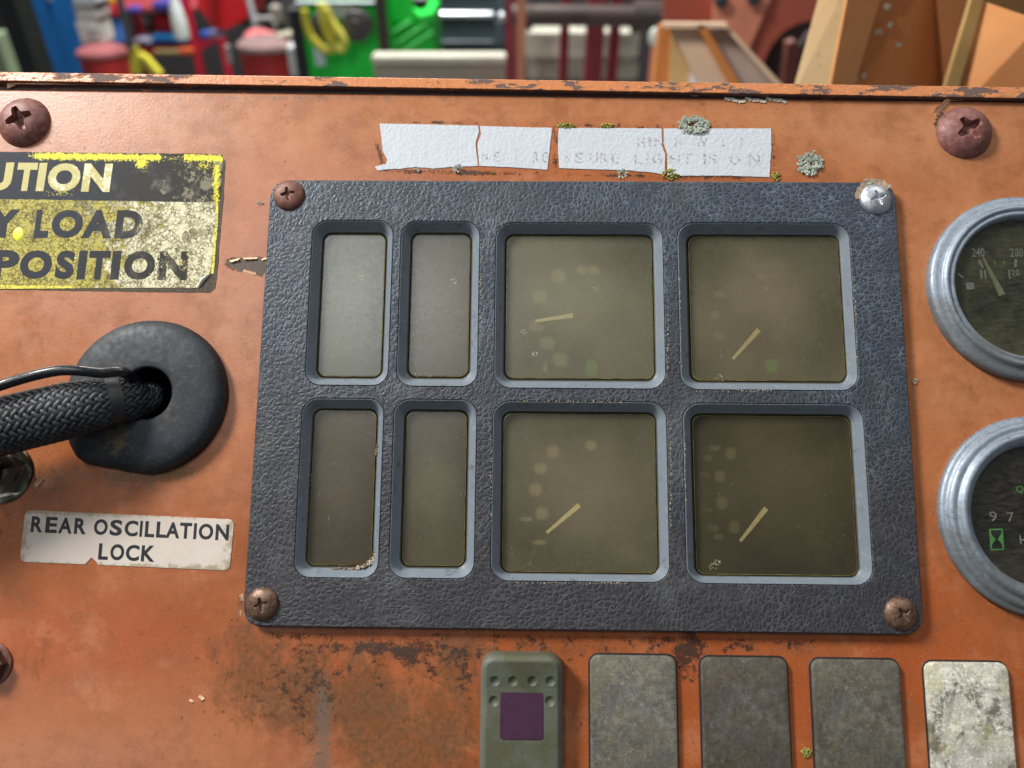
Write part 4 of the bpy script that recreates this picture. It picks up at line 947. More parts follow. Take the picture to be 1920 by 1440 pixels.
# ------------------------------------------------------------------ lichen and moss
M_lich = simple('grey_green_lichen', (0.34, 0.38, 0.31), 0.85, var=0.4, sc=2500)
M_moss = simple('yellow_green_moss', (0.27, 0.26, 0.05), 0.9, var=0.6, sc=2500)
def lichen(px, py, rx, ry, label, z=0.1, moss=False, n=60, M=None, scale=1.0, group=None):
    """rosette of small forked lobes (lichen) or a cushion of grains (moss)"""
    r = random.Random(int(px*13+py)); mb = MB()
    s = px2mm(px, py); RX, RY = rx*s*scale, ry*s*scale
    for i in range(n):
        a = r.uniform(0, 2*math.pi); q = math.sqrt(r.random()); x, y = RX*q*math.cos(a), RY*q*math.sin(a)
        if moss:
            mb.ball((x, y, r.uniform(0, .5)*(1.1-q)*1.6), r.uniform(.18, .38)*scale, 6, 4, (1, 1, 1))
        else:
            ln = r.uniform(0.5, 1.15)*scale; b = a+r.gauss(0, .8); z0 = r.uniform(0.1, .9)*(1.2-q)
            p0 = Vector((x, y, z0)); p1 = p0+Vector((math.cos(b), math.sin(b), r.uniform(-.1, .5)))*ln
            mb.tube([p0, p0.lerp(p1, .5)+Vector((0, 0, .1)), p1], [.14*scale, .22*scale, .28*scale], 5, 0.4)
            for sg in (-1, 1):
                p2 = p1+Vector((math.cos(b+sg*.7), math.sin(b+sg*.7), r.uniform(-.1, .35)))*ln*.55
                mb.tube([p1-(p1-p0)*.1, p2], [.20*scale, .22*scale], 5, .4)
    if M is None: c = P(px, py, z); M = PM @ Matrix.Translation(c*0.001)
    o = mb.build('moss_tuft' if moss else 'lichen', M_moss if moss else M_lich, None, at=M, angle=60)
    return tag(o, label, 'moss' if moss else 'lichen', group)
GL = 'lichens growing on the orange paint'; GM = 'moss tufts round the white sticker'
lichen(1300, 234, 24, 13, 'largest grey lichen rosette, on the upper edge of the white sticker', 0.25, n=190, group=GL)
lichen(1519, 307, 21, 17, 'grey lichen ring on bare orange paint right of the white sticker', n=150, group=GL)
lichen(860, 319, 8, 6, 'tiny pale lichen at the lower edge of the first white sticker piece', n=16, group=GL, scale=.8)
lichen(1167, 327, 8, 6, 'tiny pale lichen below the third white sticker piece', n=16, group=GL, scale=.8)
lichen(487, 381, 4, 3, 'speck of lichen between the caution sticker and the gauge cluster', n=8, group=GL, scale=.6)
lichen(1715, 715, 5, 4, 'speck of lichen on the orange paint right of the gauge cluster', n=9, group=GL, scale=.6)
lichen(1628, 341, 8, 4, 'small lichen beside the zinc screw of the gauge cluster', ZB+.4, n=14, group=GL, scale=.6)
lichen(782, 319, 5, 3, 'tiny lichen under the left end of the white sticker', n=8, group=GL, scale=.6)
lichen(1062, 236, 17, 5, 'widest moss tuft, on the upper edge of the white sticker beside the torn gap', moss=True, n=75, group=GM)
lichen(1137, 236, 14, 4, 'narrow moss tuft on the upper edge of the third sticker piece', moss=True, n=50, group=GM)
lichen(1258, 327, 17, 11, 'round moss tuft on the lower edge of the sticker above the gauge cluster', moss=True, n=85, group=GM)
lichen(1456, 331, 9, 9, 'moss tuft at the lower right corner of the white sticker', moss=True, n=50, group=GM)
lichen(925, 325, 5, 3, 'tiny moss speck below the second sticker piece', moss=True, n=10, group=GM, scale=.7)
lichen(1512, 1411, 10, 8, 'dark green moss tuft between two blanking plates at the bottom', moss=True, n=45)
# ------------------------------------------------------------------ round gauges
def gauge(px, py, rpx, label, dust, tone, second=False):
    c = P(px, py, 2); R = rpx*px2mm(px, py)*0.985; root = thing('round_gauge', label, 'gauge', (c.x, c.y, 0), 'round gauges at the right edge')
    g = 0.735 if not second else 0.69
    if not second:
        prof = [(R*.985, -0.2), (R*.99, 1.6), (R*.985, 2.6), (R*.965, 3.2), (R*.93, 3.5), (R*.885, 3.6), (R*.875, 3.9), (R*.865, 4.6), (R*.845, 5.0), (R*.825, 4.9), (R*.815, 4.4), (R*.80, 4.3), (R*.785, 4.6), (R*.765, 4.5), (R*.75, 3.9), (R*.738, 2.8), (R*.735, 0.5)]
    else:
        prof = [(R*.99, -0.2), (R*1.0, 1.2), (R*.99, 2.2), (R*.965, 2.6), (R*.945, 2.7), (R*.935, 3.4), (R*.915, 4.1), (R*.885, 4.3), (R*.86, 4.0), (R*.85, 4.2), (R*.835, 5.2), (R*.81, 5.7), (R*.785, 5.6), (R*.77, 5.1), (R*.75, 4.9), (R*.73, 4.2), (R*.705, 3.0), (R*.69, 1.0)]
    mb = MB(); mb.loft([[(r*math.cos(2*math.pi*i/160), r*math.sin(2*math.pi*i/160), z) for i in range(160)] for r, z in prof]); mb.build('bezel_ring', M_chrome, root, angle=60)
    MB().lathe([(R*g*1.02, -1.2), (R*g*1.02, -1.5)], 80).build('dial', simple('black_dial_face', (0.028, 0.027, 0.018), 0.6, var=0.3, sc=200), root)
    mb = MB(); mb.loft([[(R*g*1.01*math.cos(2*math.pi*i/96), R*g*1.01*math.sin(2*math.pi*i/96), z) for i in range(96)] for z in (2.5, -4.4)]); mb.build('inner_wall', M_cavity, root)
    MB().lathe([(R*g*1.012, 1.2), (R*g*1.012, 1.8), (R*g*.6, 2.1), (0.5, 2.2)], 96).build('glass', mat_glassdust('dusty_gauge_glass' if not second else 'scratched_gauge_glass', tone, dust), root, angle=60)
    return root, c
g1, c1 = gauge(1921, 539, 183, 'upper round chrome gauge with cream needle and figures 240 and 280', 0.28, (0.105, 0.108, 0.062))
def g1x(a): return 1740+a/4.5
def g1y(a): return 380+a/4.5
zd = -1.15; of = (c1.x, c1.y)
letters('figure', [(ch, g1x(a), g1x(b)) for ch, a, b in (('2', 372, 408), ('4', 410, 442), ('0', 446, 480), ('2', 695, 730), ('8', 737, 768), ('0', 772, 806))], lambda x: g1y(457), 16.5, zd, M_print, g1, of, 0.01, zpx=zd)
letters('figure', [(ch, g1x(a), g1x(b)) for ch, a, b in (('1', 445, 462), ('1', 478, 495), ('1', 682, 698), ('3', 706, 736), ('8', 743, 777))], lambda x: g1y(642), 17, zd, M_print, g1, of, 0.01, zpx=zd)
def tick(parent, of_, x, y, w_, h_, ang, mat, z, gx, gy, sc, name='tick_mark'):
    c = P(gx+x/sc, gy+y/sc, z); s = px2mm(gx+x/sc, gy+y/sc)/sc; a = math.radians(ang)
    L = []
    for u, v in ((-1, -1), (1, -1), (1, 1), (-1, 1)):
        X = u*w_*s/2; Y = v*h_*s/2; L.append((c.x-of_[0]+X*math.cos(a)-Y*math.sin(a), c.y-of_[1]+X*math.sin(a)+Y*math.cos(a)))
    MB().loft([[(p[0], p[1], z-.2) for p in L], [(p[0], p[1], z) for p in L]], cap0=True, cap1=True).build(name, mat, parent, smooth=False)
tick(g1, of, 447, 517, 22, 75, 25, M_print, zd, 1740, 380, 4.5); tick(g1, of, 740, 510, 22, 70, -10, M_whitep, zd, 1740, 380, 4.5)
tick(g1, of, 645, 506, 12, 42, 0, M_ltgreen, zd, 1740, 380, 4.5); tick(g1, of, 565, 510, 12, 36, 8, M_ltgreen, zd, 1740, 380, 4.5)
tick(g1, of, 357, 702, 70, 60, 0, M_print, zd, 1740, 380, 4.5); tick(g1, of, 275, 615, 14, 60, 50, M_print, zd, 1740, 380, 4.5)
zn = 0.2; p = P(g1x(466), g1y(462), zn); q = P(g1x(628), g1y(778), zn); d = (q-p).normalized(); nr = Vector((-d.y, d.x, 0))
L = [p+nr*.25, p-nr*.25, q-nr*1.05, q+nr*1.05]
MB().loft([[(v.x-of[0], v.y-of[1], zn-.35) for v in L], [(v.x-of[0], v.y-of[1], zn) for v in L]], cap0=True, cap1=True).build('needle', M_needle, g1, smooth=False)
hub = MB().lathe([(4.4, -1.3), (4.4, 0.3), (3.8, 0.6), (0.3, 0.7)], 40).build('hub', M_black, g1, angle=35)
g2, c2 = gauge(1951, 967, 191, 'lower round chrome hour meter with green hourglass symbol', 0.10, (0.11, 0.10, 0.07), True)
of2 = (c2.x, c2.y); zd2 = -1.1
def g2x(a): return 1740+a/3.789
def g2y(a): return 780+a/3.789
M_digit = simple('aged_counter_digit', (0.85, 0.80, 0.66), 0.6, var=0.25, sc=900)
letters('figure', [('9', g2x(440), g2x(492)), ('7', g2x(566), g2x(612))], lambda x: g2y(748)+(x-1860)*.05, 18.5, zd2, M_digit, g2, of2, 0.0, zpx=zd2)
letters('letter', [('Q', g2x(628), g2x(682))], lambda x: g2y(552), 15, zd2, M_ltgreen, g2, of2, 0.012, zpx=zd2)
letters('letter', [('H', g2x(655), g2x(700))], lambda x: g2y(912), 17, zd2, M_whitep, g2, of2, 0.015, zpx=zd2)
# counter window frame lines and hourglass
for y in (625, 782): tick(g2, of2, 800, y, 900, 5, -1.2, M_digit if False else simple('dark_groove_line', (0.06, 0.055, 0.05), .6, sc=500), zd2, 1740, 780, 3.789, 'frame_line')
def quad_px(parent, of_, pts, z, mat, name):
    L = [P(g2x(a), g2y(b), z) for a, b in pts]
    MB().loft([[(v.x-of_[0], v.y-of_[1], z-.15) for v in L], [(v.x-of_[0], v.y-of_[1], z) for v in L]], cap0=True, cap1=True).build(name, mat, parent, smooth=False)
quad_px(g2, of2, [(434, 802), (532, 799), (541, 952), (445, 955)], zd2, M_ltgreen, 'hourglass_panel')
hg = [(447, 812), (524, 811), (521, 835), (508, 855), (494, 877), (512, 893), (527, 915), (530, 942), (452, 944), (456, 915), (468, 893), (484, 877), (464, 857), (450, 835)]
def nonconvex(parent, of_, pts, z, mat, name):
    L = [P(g2x(a), g2y(b), z) for a, b in pts]; v, f = fill_loops([[(p.x-of_[0], p.y-of_[1]) for p in L]], z); mb = MB(); mb.add(v, f); mb.build(name, mat, parent, smooth=False)
nonconvex(g2, of2, hg, zd2+0.05, simple('black_hourglass', (0.016, 0.02, 0.014), .6, sc=500), 'hourglass')
# ------------------------------------------------------------------ rocker switch and blanking plates
def build_rocker():
    tl = P(901, 1227, 6); tr = P(1055, 1227, 6); b1 = P(894, 1440, 5); b2 = P(1059, 1440, 5)
    cx = (tl.x+tr.x)/2+0.1; wd = (tr.x-tl.x); cx2 = (b1.x+b2.x)/2; cy = tl.y; ht = 58.0
    root = thing('rocker_switch', 'olive grey rocker switch with small purple window and round dimples', 'switch', (cx, cy-ht/2, 0))
    m = N('worn_olive_plastic'); x, y, z = m.sep(m.mm)
    c = m.mix(m.step(m.noise(0.10, 4), .4, .62), (0.075, 0.078, 0.044), (0.098, 0.106, 0.078))
    c = m.mix(m.ma('MULTIPLY', m.step(m.ma('ABSOLUTE', x), 9.5, 13.2), 0.7), c, (0.15, 0.165, 0.16))
    c = m.mix(m.ma('MULTIPLY', m.step(m.noise(1.3, 6, .8), .56, .66), .35), c, (0.26, 0.26, 0.20))
    c = m.mix(m.ma('MULTIPLY', m.step(m.noise(.9, 6, .8), .57, .67), .45), c, (0.05, 0.045, 0.025))
    mt = m.set(c, 0.5, m.bump(m.noise(1.4, 5, .7), .35, .0003), spec=.4)
    # height field over a rounded rectangle
    def hgt(v):   # v mm below the top end
        if v < 10.0: return 7.6-0.20*v if v < 9.2 else 5.76-(v-9.2)*.1
        if v < 12: return 5.68-(v-10)*.45*.3
        return 5.4-0.004*(v-12)
    dim = [(928, 1277), (962, 1277), (998, 1277), (1032, 1277), (925.5, 1316), (1031, 1316)]
    dm = [(P(a, b, 6).x-cx, P(a, b, 6).y-cy+ht/2) for a, b in dim]
    pw = [P(938, 1295, 5.5), P(1019, 1295, 5.5), P(1018, 1387, 5.5), P(937, 1387, 5.5)]
    NXg, NYg = 110, 230; r = 4.2; mb = MB()
    hwd, hht = wd/2, ht/2
    def warp(u, v):
        # square to rounded rectangle
        X = u*hwd; Y = v*hht
        ex = abs(X)-(hwd-r); ey = abs(Y)-(hht-r)
        if ex > 0 and ey > 0:
            m_ = max(ex, ey); l = math.hypot(ex, ey); k = m_/l; X = math.copysign(hwd-r+ex*k, X); Y = math.copysign(hht-r+ey*k, Y)
        return X, Y
    for j in range(NYg+1):
        for i in range(NXg+1):
            u = -1+2*i/NXg; v = -1+2*j/NYg; X, Y = warp(u, v)
            d = min(1-abs(u), 1-abs(v)*1.0); ex = min((1-abs(u))*hwd, (1-abs(v))*hht)
            z_ = hgt(hht-Y)-(2.0*(1-min(1, ex/2.0))**2.2)
            for (a, b) in dm:
                q = math.hypot(X-a, Y-b)
                if q < 1.35: z_ -= 0.62*(1-(q/1.35)**2)**.6
            mb.v.append((X, Y, z_))
    for j in range(NYg):
        for i in range(NXg):
            a = j*(NXg+1)+i; mb.f.append((a, a+1, a+NXg+2, a+NXg+1))
    # skirt
    ring = [i for i in range(NXg+1)]+[j*(NXg+1)+NXg for j in range(1, NYg+1)]+[NYg*(NXg+1)+i for i in range(NXg-1, -1, -1)]+[j*(NXg+1) for j in range(NYg-1, 0, -1)]
    base = len(mb.v)
    for q in ring: mb.v.append((mb.v[q][0], mb.v[q][1], -0.5))
    for k in range(len(ring)): l = (k+1) % len(ring); mb.f.append((ring[k], ring[l], base+l, base+k))
    mb.build('rocker', mt, root, angle=50)
    pc = P(978, 1341, 5.6); pwd = (P(1019, 1341, 5.6).x-P(938, 1341, 5.6).x); pht = P(978, 1295, 5.6).y-P(978, 1387, 5.6).y
    mm_ = N('purple_lens'); mt2 = mm_.set(mm_.mix(mm_.noise(.3, 4), (0.040, 0.015, 0.038), (0.070, 0.024, 0.050)), .35, mm_.bump(mm_.noise(1, 4), .2, .0002), spec=.5)
    mb = MB(); X0, Y0 = pc.x-cx, pc.y-cy+ht/2
    mb.loft([rrect(X0, Y0, pwd, pht, 1.0, 5.0), rrect(X0, Y0, pwd, pht, 1.0, 5.5), rrect(X0, Y0, pwd-.3, pht-.3, .9, 5.6)], cap1=True).build('purple_window', mt2, root, angle=30)
build_rocker()
BL = [((1108, 1270, 1106, 1270), 1229, mat_blank('grey_speckled_plastic', (0.140, 0.130, 0.095), (0.130, 0.128, 0.122), 0.66), 'grey speckled blanking plate next to the rocker switch'),
      ((1316, 1476, 1317, 1485), 1233, mat_blank('brown_grimy_plastic', (0.075, 0.060, 0.042), (0.105, 0.098, 0.090), 0.60), 'brown grimy blanking plate, second to the right of the rocker switch'),
      ((1526, 1689, 1526, 1697), 1237, mat_blank('dirty_grey_plastic', (0.100, 0.090, 0.064), (0.125, 0.120, 0.108), 0.58), 'dirty grey blanking plate with two pale specks, left of the white one'),
      ((1736, 1892, 1745, 1903), 1242, mat_blank('pale_mouldy_plastic', (0.56, 0.53, 0.45), (0.48, 0.46, 0.37), 0.55, (0.085, 0.075, 0.045)), 'whitish blanking plate with black mould spots at the lower right')]
for (l, r, l2, r2), t, m, lab in BL:
    a = P(l, t+12, 1); b = P(r, t+12, 1); top = P((l+r)/2, t, 1).y; a2 = P(l2, 1440, 1); b2 = P(r2, 1440, 1)
    wd = (b.x-a.x+b2.x-a2.x)/2; cx = (a.x+b.x+a2.x+b2.x)/4; ht = 57.0
    root = thing('blanking_plate', lab, 'switch blank', (cx, top-ht/2, 0), 'blanking plates beside the rocker switch')
    rot = math.atan2((a2.x+b2.x)/2-(a.x+b.x)/2, a.y-a2.y)
    ob = MB(); ob.loft([rrect(0, 0, wd, ht, 2.6, 0.0, 7), rrect(0, 0, wd, ht, 2.6, 1.0, 7), rrect(0, 0, wd-.35, ht-.35, 2.5, 1.4, 7), rrect(0, 0, wd-1.0, ht-1.0, 2.3, 1.6, 7)], cap1=True)
    o = ob.build('cover', m, root, angle=50)
    mb = MB(); mb.loft([rrect(0, 0, wd+1.0, ht+1.0, 3.0, 0.02, 7), rrect(0, 0, wd+.7, ht+.7, 2.9, 0.25, 7), rrect(0, 0, wd-.4, ht-.4, 2.6, 0.25, 7)]).build('rim', M_black, root, angle=50)
# ------------------------------------------------------------------ background workshop
def wall_thing(name, label, cat, loc, group=None): return thing(name, label, cat, group=group, M=Matrix.Translation(loc))
def wbox(name, mat, parent, l, r, t, b, Y, dep, zb=None, c=0.008, obj=None):
    """upright box whose front face at distance Y spans the photo columns l..r and rows t..b (zb: bottom height instead)"""
    ym = (t+b)/2; x0 = W(l, ym, Y).x; x1 = W(r, ym, Y).x; z1 = W((l+r)/2, t, Y).z; z0 = W((l+r)/2, b, Y).z if zb is None else zb
    o = parent.matrix_world.translation if parent else Vector((0, 0, 0))
    return MB(1.0).box(x0-o.x, x1-o.x, Y-o.y, Y+dep-o.y, z0-o.z, z1-o.z, c).build(name, mat, parent, angle=30)
def wprism(name, mat, parent, poly, Y, dep, hole=None):
    o = parent.matrix_world.translation if parent else Vector((0, 0, 0))
    pts = [W(x, y, Y)-o for x, y in poly]; A = [(p.x, p.z) for p in pts]
    hs = [[((W(x, y, Y)-o).x, (W(x, y, Y)-o).z) for x, y in hole]] if hole else []
    v, f = fill_loops([A]+hs, 0); mb = MB(1.0)
    mb.add([(p[0], Y-o.y, p[1]) for p in v], f); mb.add([(p[0], Y+dep-o.y, p[1]) for p in v], [q[::-1] for q in f])
    for L in [A]+hs: mb.loft([[(p[0], Y-o.y, p[1]) for p in L], [(p[0], Y+dep-o.y, p[1]) for p in L]])
    return mb.build(name, mat, parent, angle=30)
K = {}
def C(name, col, rough=0.45, metal=0.0, var=0.12, sc=6.0):
    if name not in K: K[name] = simple(name, col, rough, metal, var, sc)
    return K[name]
def wp(x, y, Y): return W(x, y, Y)
# floor and back wall
MB(1.0).box(-12, 12, -3, 12, -0.2, 0).build('floor', C('concrete_floor', (0.26, 0.25, 0.24), 0.6), smooth=False)['kind'] = 'structure'
MB(1.0).box(-12, 12, 9, 9.2, 0, 5.5).build('wall', C('workshop_wall', (0.045, 0.04, 0.042), 0.7, sc=1.5), smooth=False)['kind'] = 'structure'
RED = C('red_enamel', (0.58, 0.018, 0.045)); RED2 = C('bright_red_plastic', (0.62, 0.012, 0.018)); RED3 = C('red_bin_paint', (0.46, 0.030, 0.028)); BLU = C('blue_enamel', (0.006, 0.115, 0.36))
BLK = C('black_frame', (0.014, 0.016, 0.017)); GRN = C('bright_green_enamel', (0.012, 0.62, 0.055)); PINK = C('faded_pink_lid', (0.30, 0.085, 0.09), 0.85); CREAM = C('cream_timber', (0.62, 0.60, 0.48)); TANC = C('grey_tan_timber', (0.36, 0.33, 0.26))
YEL = C('yellow_plastic', (0.58, 0.52, 0.05)); WHT = C('white_plastic', (0.74, 0.80, 0.78)); GRY = C('grey_plastic', (0.30, 0.30, 0.29)); SLATE = C('slate_grey_enamel', (0.050, 0.072, 0.088)); STEEL = C('brushed_steel', (0.55, 0.58, 0.60), 0.3, 0.8)
DRED = C('dark_red_steel', (0.24, 0.014, 0.024)); DRED2 = C('dull_red_steel', (0.30, 0.040, 0.050)); BRN = C('brown_pipe_steel', (0.075, 0.048, 0.042)); SAL = C('salmon_steel', (0.62, 0.22, 0.13)); SAL2 = C('brick_red_steel', (0.33, 0.075, 0.045))
def post(name, mat, label, cat, l0, l1, Y, dep=0.08, top=3.2, group=None, y=60):
    x0 = W(l0, y, Y).x; x1 = W(l1, y, Y).x; o = wall_thing(name, label, cat, ((x0+x1)/2, Y, 0), group)
    MB(1.0).box(-(x1-x0)/2, (x1-x0)/2, 0, dep, 0, top, 0.006).build('shaft', mat, o, angle=30)
    MB(1.0).box(-(x1-x0)*.9, (x1-x0)*.9, -.05, dep+.05, 0, 0.02).build('base_plate', mat, o, smooth=False)
    return o
post('steel_column', BLK, 'black steel column at the far left edge of the workshop', 'column', 12, 45, 2.6, 0.1)
o = wall_thing('green_locker', 'pale green locker partly seen left of the black column', 'locker', (W(-30, 60, 3.4).x, 3.4, 0))
wbox('body', C('pale_green', (0.20, 0.26, 0.16)), o, -80, 8, 62, 140, 3.4, .08, zb=0); wbox('door', C('pale_green2', (0.22, 0.28, 0.18)), o, -76, 6, 66, 140, 3.38, .02, zb=0.1)
o = wall_thing('blue_cabinet', 'tall bright blue steel cabinet with double doors behind the red bin', 'cabinet', (W(90, 60, 5.2).x, 5.2, 0))
wbox('body', BLU, o, 24, 168, -120, 140, 5.22, .25, zb=0)
for a, b in ((26, 92), (94, 166)): wbox('door', BLU, o, a, b, -110, 140, 5.2, .02, zb=0.1)
wbox('handle', STEEL, o, 88, 91, -20, 5, 5.17, .03)
# red trolley
Yt = 4.6
o = wall_thing('tool_trolley', 'red metal workshop trolley with shelves full of boxes and bottles', 'trolley', (W(290, 60, Yt).x, Yt, 0))
for l in (186, 352):
    for Yq in (Yt, Yt+.45):
        x0 = W(l, 60, Yt).x; x1 = W(l+13, 60, Yt).x; MB(1.0).box(x0-o.location.x, x1-o.location.x, Yq-Yt, Yq-Yt+.03, 0.12, W(290, -40, Yt).z, .004).build('post', RED, o)
for (t, b) in ((88, 104), (12, 24), (180, 192)): wbox('shelf', RED if t > 50 else DRED2, o, 188, 366, t, b, Yt+.03, .42)
for x in (190, 360):
    p = W(x, 60, Yt+.2); MB(1.0).lathe([(.06, -.02), (.06, .02)], 20).build('wheel', BLK, o).matrix_local = Matrix.Translation((p.x-o.location.x, .2, .06)) @ Matrix.Rotation(math.pi/2, 4, 'Y')
GT = 'things on the red trolley'
def small(name, label, cat, mat, l, r, t, b, Y, dep, c=.01, extra=None, group=GT, pn='body'):
    x = W((l+r)/2, (t+b)/2, Y); q = wall_thing(name, label, cat, (x.x, Y, W((l+r)/2, b, Y).z), group)
    wbox(pn, mat, q, l, r, t, b, Y, dep, c=c)
    if extra: extra(q)
    return q
small('blue_carton', 'light blue carton standing at the left of the trolley shelf', 'box', C('sky_blue_card', (0.08, 0.25, 0.75)), 203, 226, 33, 82, Yt-.02, .1, extra=lambda q: wbox('label', WHT, q, 200, 206, 35, 82, Yt-.03, .1))
small('red_packet', 'red packet with pale print above the blue carton', 'box', RED, 180, 217, 8, 32, Yt-.05, .1, extra=lambda q: (wbox('print', C('pale_pink_print', (.7, .35, .45)), q, 191, 205, 12, 25, Yt-.056, .006), wbox('yellow_lid', C('orange_yellow', (.75, .42, .02)), q, 183, 210, -6, 8, Yt-.05, .1)))
small('red_crate', 'bright red crate on the trolley behind the spray bottle', 'crate', RED2, 289, 334, 30, 62, Yt+.12, .2, extra=lambda q: wbox('rim', C('dark_red_rim', (.3, .005, .01)), q, 292, 331, 27, 31, Yt+.11, .22))
small('blue_tray', 'flat bright blue tray on the trolley shelf', 'tray', C('cyan_blue', (.01, .22, .55)), 286, 348, 65, 76, Yt+.02, .25, extra=lambda q: wbox('rim', C('dark_blue_rim', (.01, .06, .2)), q, 284, 350, 76, 81, Yt+.015, .26))
small('blue_pouch', 'violet blue pouch left on the trolley top', 'pouch', C('violet_blue', (.05, .05, .32)), 236, 260, 14, 27, Yt-.01, .1, .02, extra=lambda q: wbox('flap', C('violet_blue2', (.08, .07, .38)), q, 236, 260, 14, 19, Yt-.02, .012))
small('blue_bag', 'larger violet blue bag on the trolley top beside the bottle', 'bag', C('violet_blue', (.05, .05, .32)), 283, 326, 2, 23, Yt-.01, .15, .03, extra=lambda q: wbox('flap', C('violet_blue2', (.08, .07, .38)), q, 284, 325, 2, 9, Yt-.02, .012))
small('dark_jar', 'brown jar in the middle of the trolley shelf', 'jar', C('brown_glass', (.05, .03, .02)), 268, 286, 32, 62, Yt+.1, .1, .02, extra=lambda q: wbox('lid', GRY, q, 266, 280, 34, 44, Yt+.09, .11))
small('grey_rag', 'bundle of grey blue rags at the left end of the lower shelf', 'rag', C('grey_blue_cloth', (.22, .24, .36)), 246, 282, 74, 87, Yt+.0, .15, .03, extra=lambda q: wbox('fold', C('grey_cloth', (.30, .28, .38)), q, 250, 276, 72, 80, Yt-.01, .1, c=.02))
small('khaki_tool', 'khaki handled tool lying along the trolley shelf edge', 'tool', C('khaki', (.26, .22, .09)), 288, 340, 93, 104, Yt-.02, .03, .01, extra=lambda q: wbox('tip', C('orange_red', (.60, .10, .03)), q, 335, 362, 90, 103, Yt-.025, .03))
small('blue_socket_set', 'small blue case with silver end at the right of the trolley', 'case', C('deep_blue', (.02, .08, .40)), 375, 392, 60, 75, Yt-.02, .08, extra=lambda q: wbox('end', C('lavender', (.40, .40, .70)), q, 392, 416, 58, 71, Yt-.02, .08))
# spray bottle
p = W(343, 74, 4.3); q = wall_thing('spray_bottle', 'white spray bottle hanging in front of the red trolley', 'bottle', (p.x, 4.3, p.z))
sb = [(.001, 0), (.036, .004), (.040, .03), (.038, .09), (.030, .15), (.020, .19), (.016, .22), (.016, .24)]
MB(1.0).lathe(sb, 24).build('bottle_body', WHT, q); MB(1.0).lathe([(.018, .24), (.018, .27), (.012, .28)], 16).build('cap', WHT, q)
MB(1.0).box(-.05, .02, -.012, .012, .275, .305, .006).build('trigger_head', WHT, q)
# broom
q = wall_thing('broom', 'broom with black handle and yellow green head leaning on the trolley', 'broom', (W(250, 110, 4.1).x, 4.1, 0))
a = W(217, -30, 4.2)-q.location; b = W(246, 92, 4.1)-q.location
MB(1.0).tube([a, b], .018, 10).build('handle', BLK, q)
for pts_ in ([(241, 90), (252, 90), (262, 140), (246, 140)], [(258, 100), (272, 108), (300, 140), (284, 140)]): wprism('bristle_block', YEL, q, pts_, 4.1, .05)
# bins
def bin_(label, l, r, t, Y, extra=0, lm=PINK):
    xc = W((l+r)/2, t, Y).x; zt = W((l+r)/2, t, Y).z; R_ = (W(r, t, Y).x-W(l, t, Y).x)/2
    q = wall_thing('oily_waste_bin', label, 'bin', (xc, Y+R_, 0), 'red waste bins'); h = zt
    MB(1.0).lathe([(R_*.86, 0), (R_*.9, .01), (R_*.95, h-.1), (R_*.95, h-.045)], 40).build('body', RED3, q, angle=30)
    MB(1.0).lathe([(R_, h-.055), (R_*1.03, h-.045), (R_, h-.03), (R_*.8, h-.012), (R_*.4, h), (.01, h+.004)], 40).build('lid', lm, q, angle=30)
    MB(1.0).tube([(-R_*.3, 0, h+.03), (-R_*.25, 0, h+.07), (R_*.25, 0, h+.07), (R_*.3, 0, h+.03)], .01, 8).build('lid_handle', GRY, q)
    return q
b1_ = bin_('red round bin with pale pink lid in front of the blue cabinet', 121, 212, 92, 4.1)
wbox('yellow_patch', C('yellow_sticker', (.62, .33, .01)), b1_, 178, 208, 119, 150, 4.13, .01)
b2_ = bin_('red round bin with greyish lid heaped with red cloths beside the green machine', 425, 545, 78, 3.6, lm=C('greyed_lid', (.20, .12, .115), 0.85))
wbox('bracket', GRY, b2_, 424, 432, 84, 122, 3.62, .02)
qq = small('red_cloth', 'crumpled red cloths on the greyish bin lid', 'cloth', C('washed_red_cloth', (.55, .12, .13)), 455, 492, 62, 74, 3.75, .12, .03, extra=lambda q: (wbox('fold', C('washed_red_cloth2', (.62, .19, .18)), q, 480, 512, 66, 76, 3.73, .1, c=.03)), group='cloths')
small('glove', 'pale work glove on the right rim of the bin lid', 'glove', C('pale_khaki_cloth', (.42, .38, .26)), 530, 556, 60, 72, 3.7, .06, .02, extra=lambda q: wbox('cuff', C('pale_cloth', (.45, .42, .33)), q, 518, 532, 62, 74, 3.7, .06, c=.02), group='gloves')
small('white_bag', 'white plastic bag hanging beside the greyish lidded bin', 'bag', C('white_film', (.62, .64, .64)), 541, 559, 80, 150, 3.6, .08, .03, extra=lambda q: wbox('knot', C('white_film', (.62, .64, .64)), q, 546, 554, 74, 82, 3.62, .04, c=.01), group='bags')
# white canister and grey box on the blue cabinet side
q = small('canister', 'white canister with grey cap standing on the pink bin lid', 'canister', C('off_white_canister', (.62, .60, .55)), 147, 186, 34, 88, 4.25, .16, .02, group='canisters', extra=lambda q: (wbox('neck', C('off_white2', (.55, .52, .48)), q, 142, 182, 22, 36, 4.25, .16), wbox('cap', GRY, q, 137, 176, 6, 22, 4.25, .16), wbox('spout', C('white_blue', (.7, .78, .82)), q, 136, 180, -15, 6, 4.25, .16)))
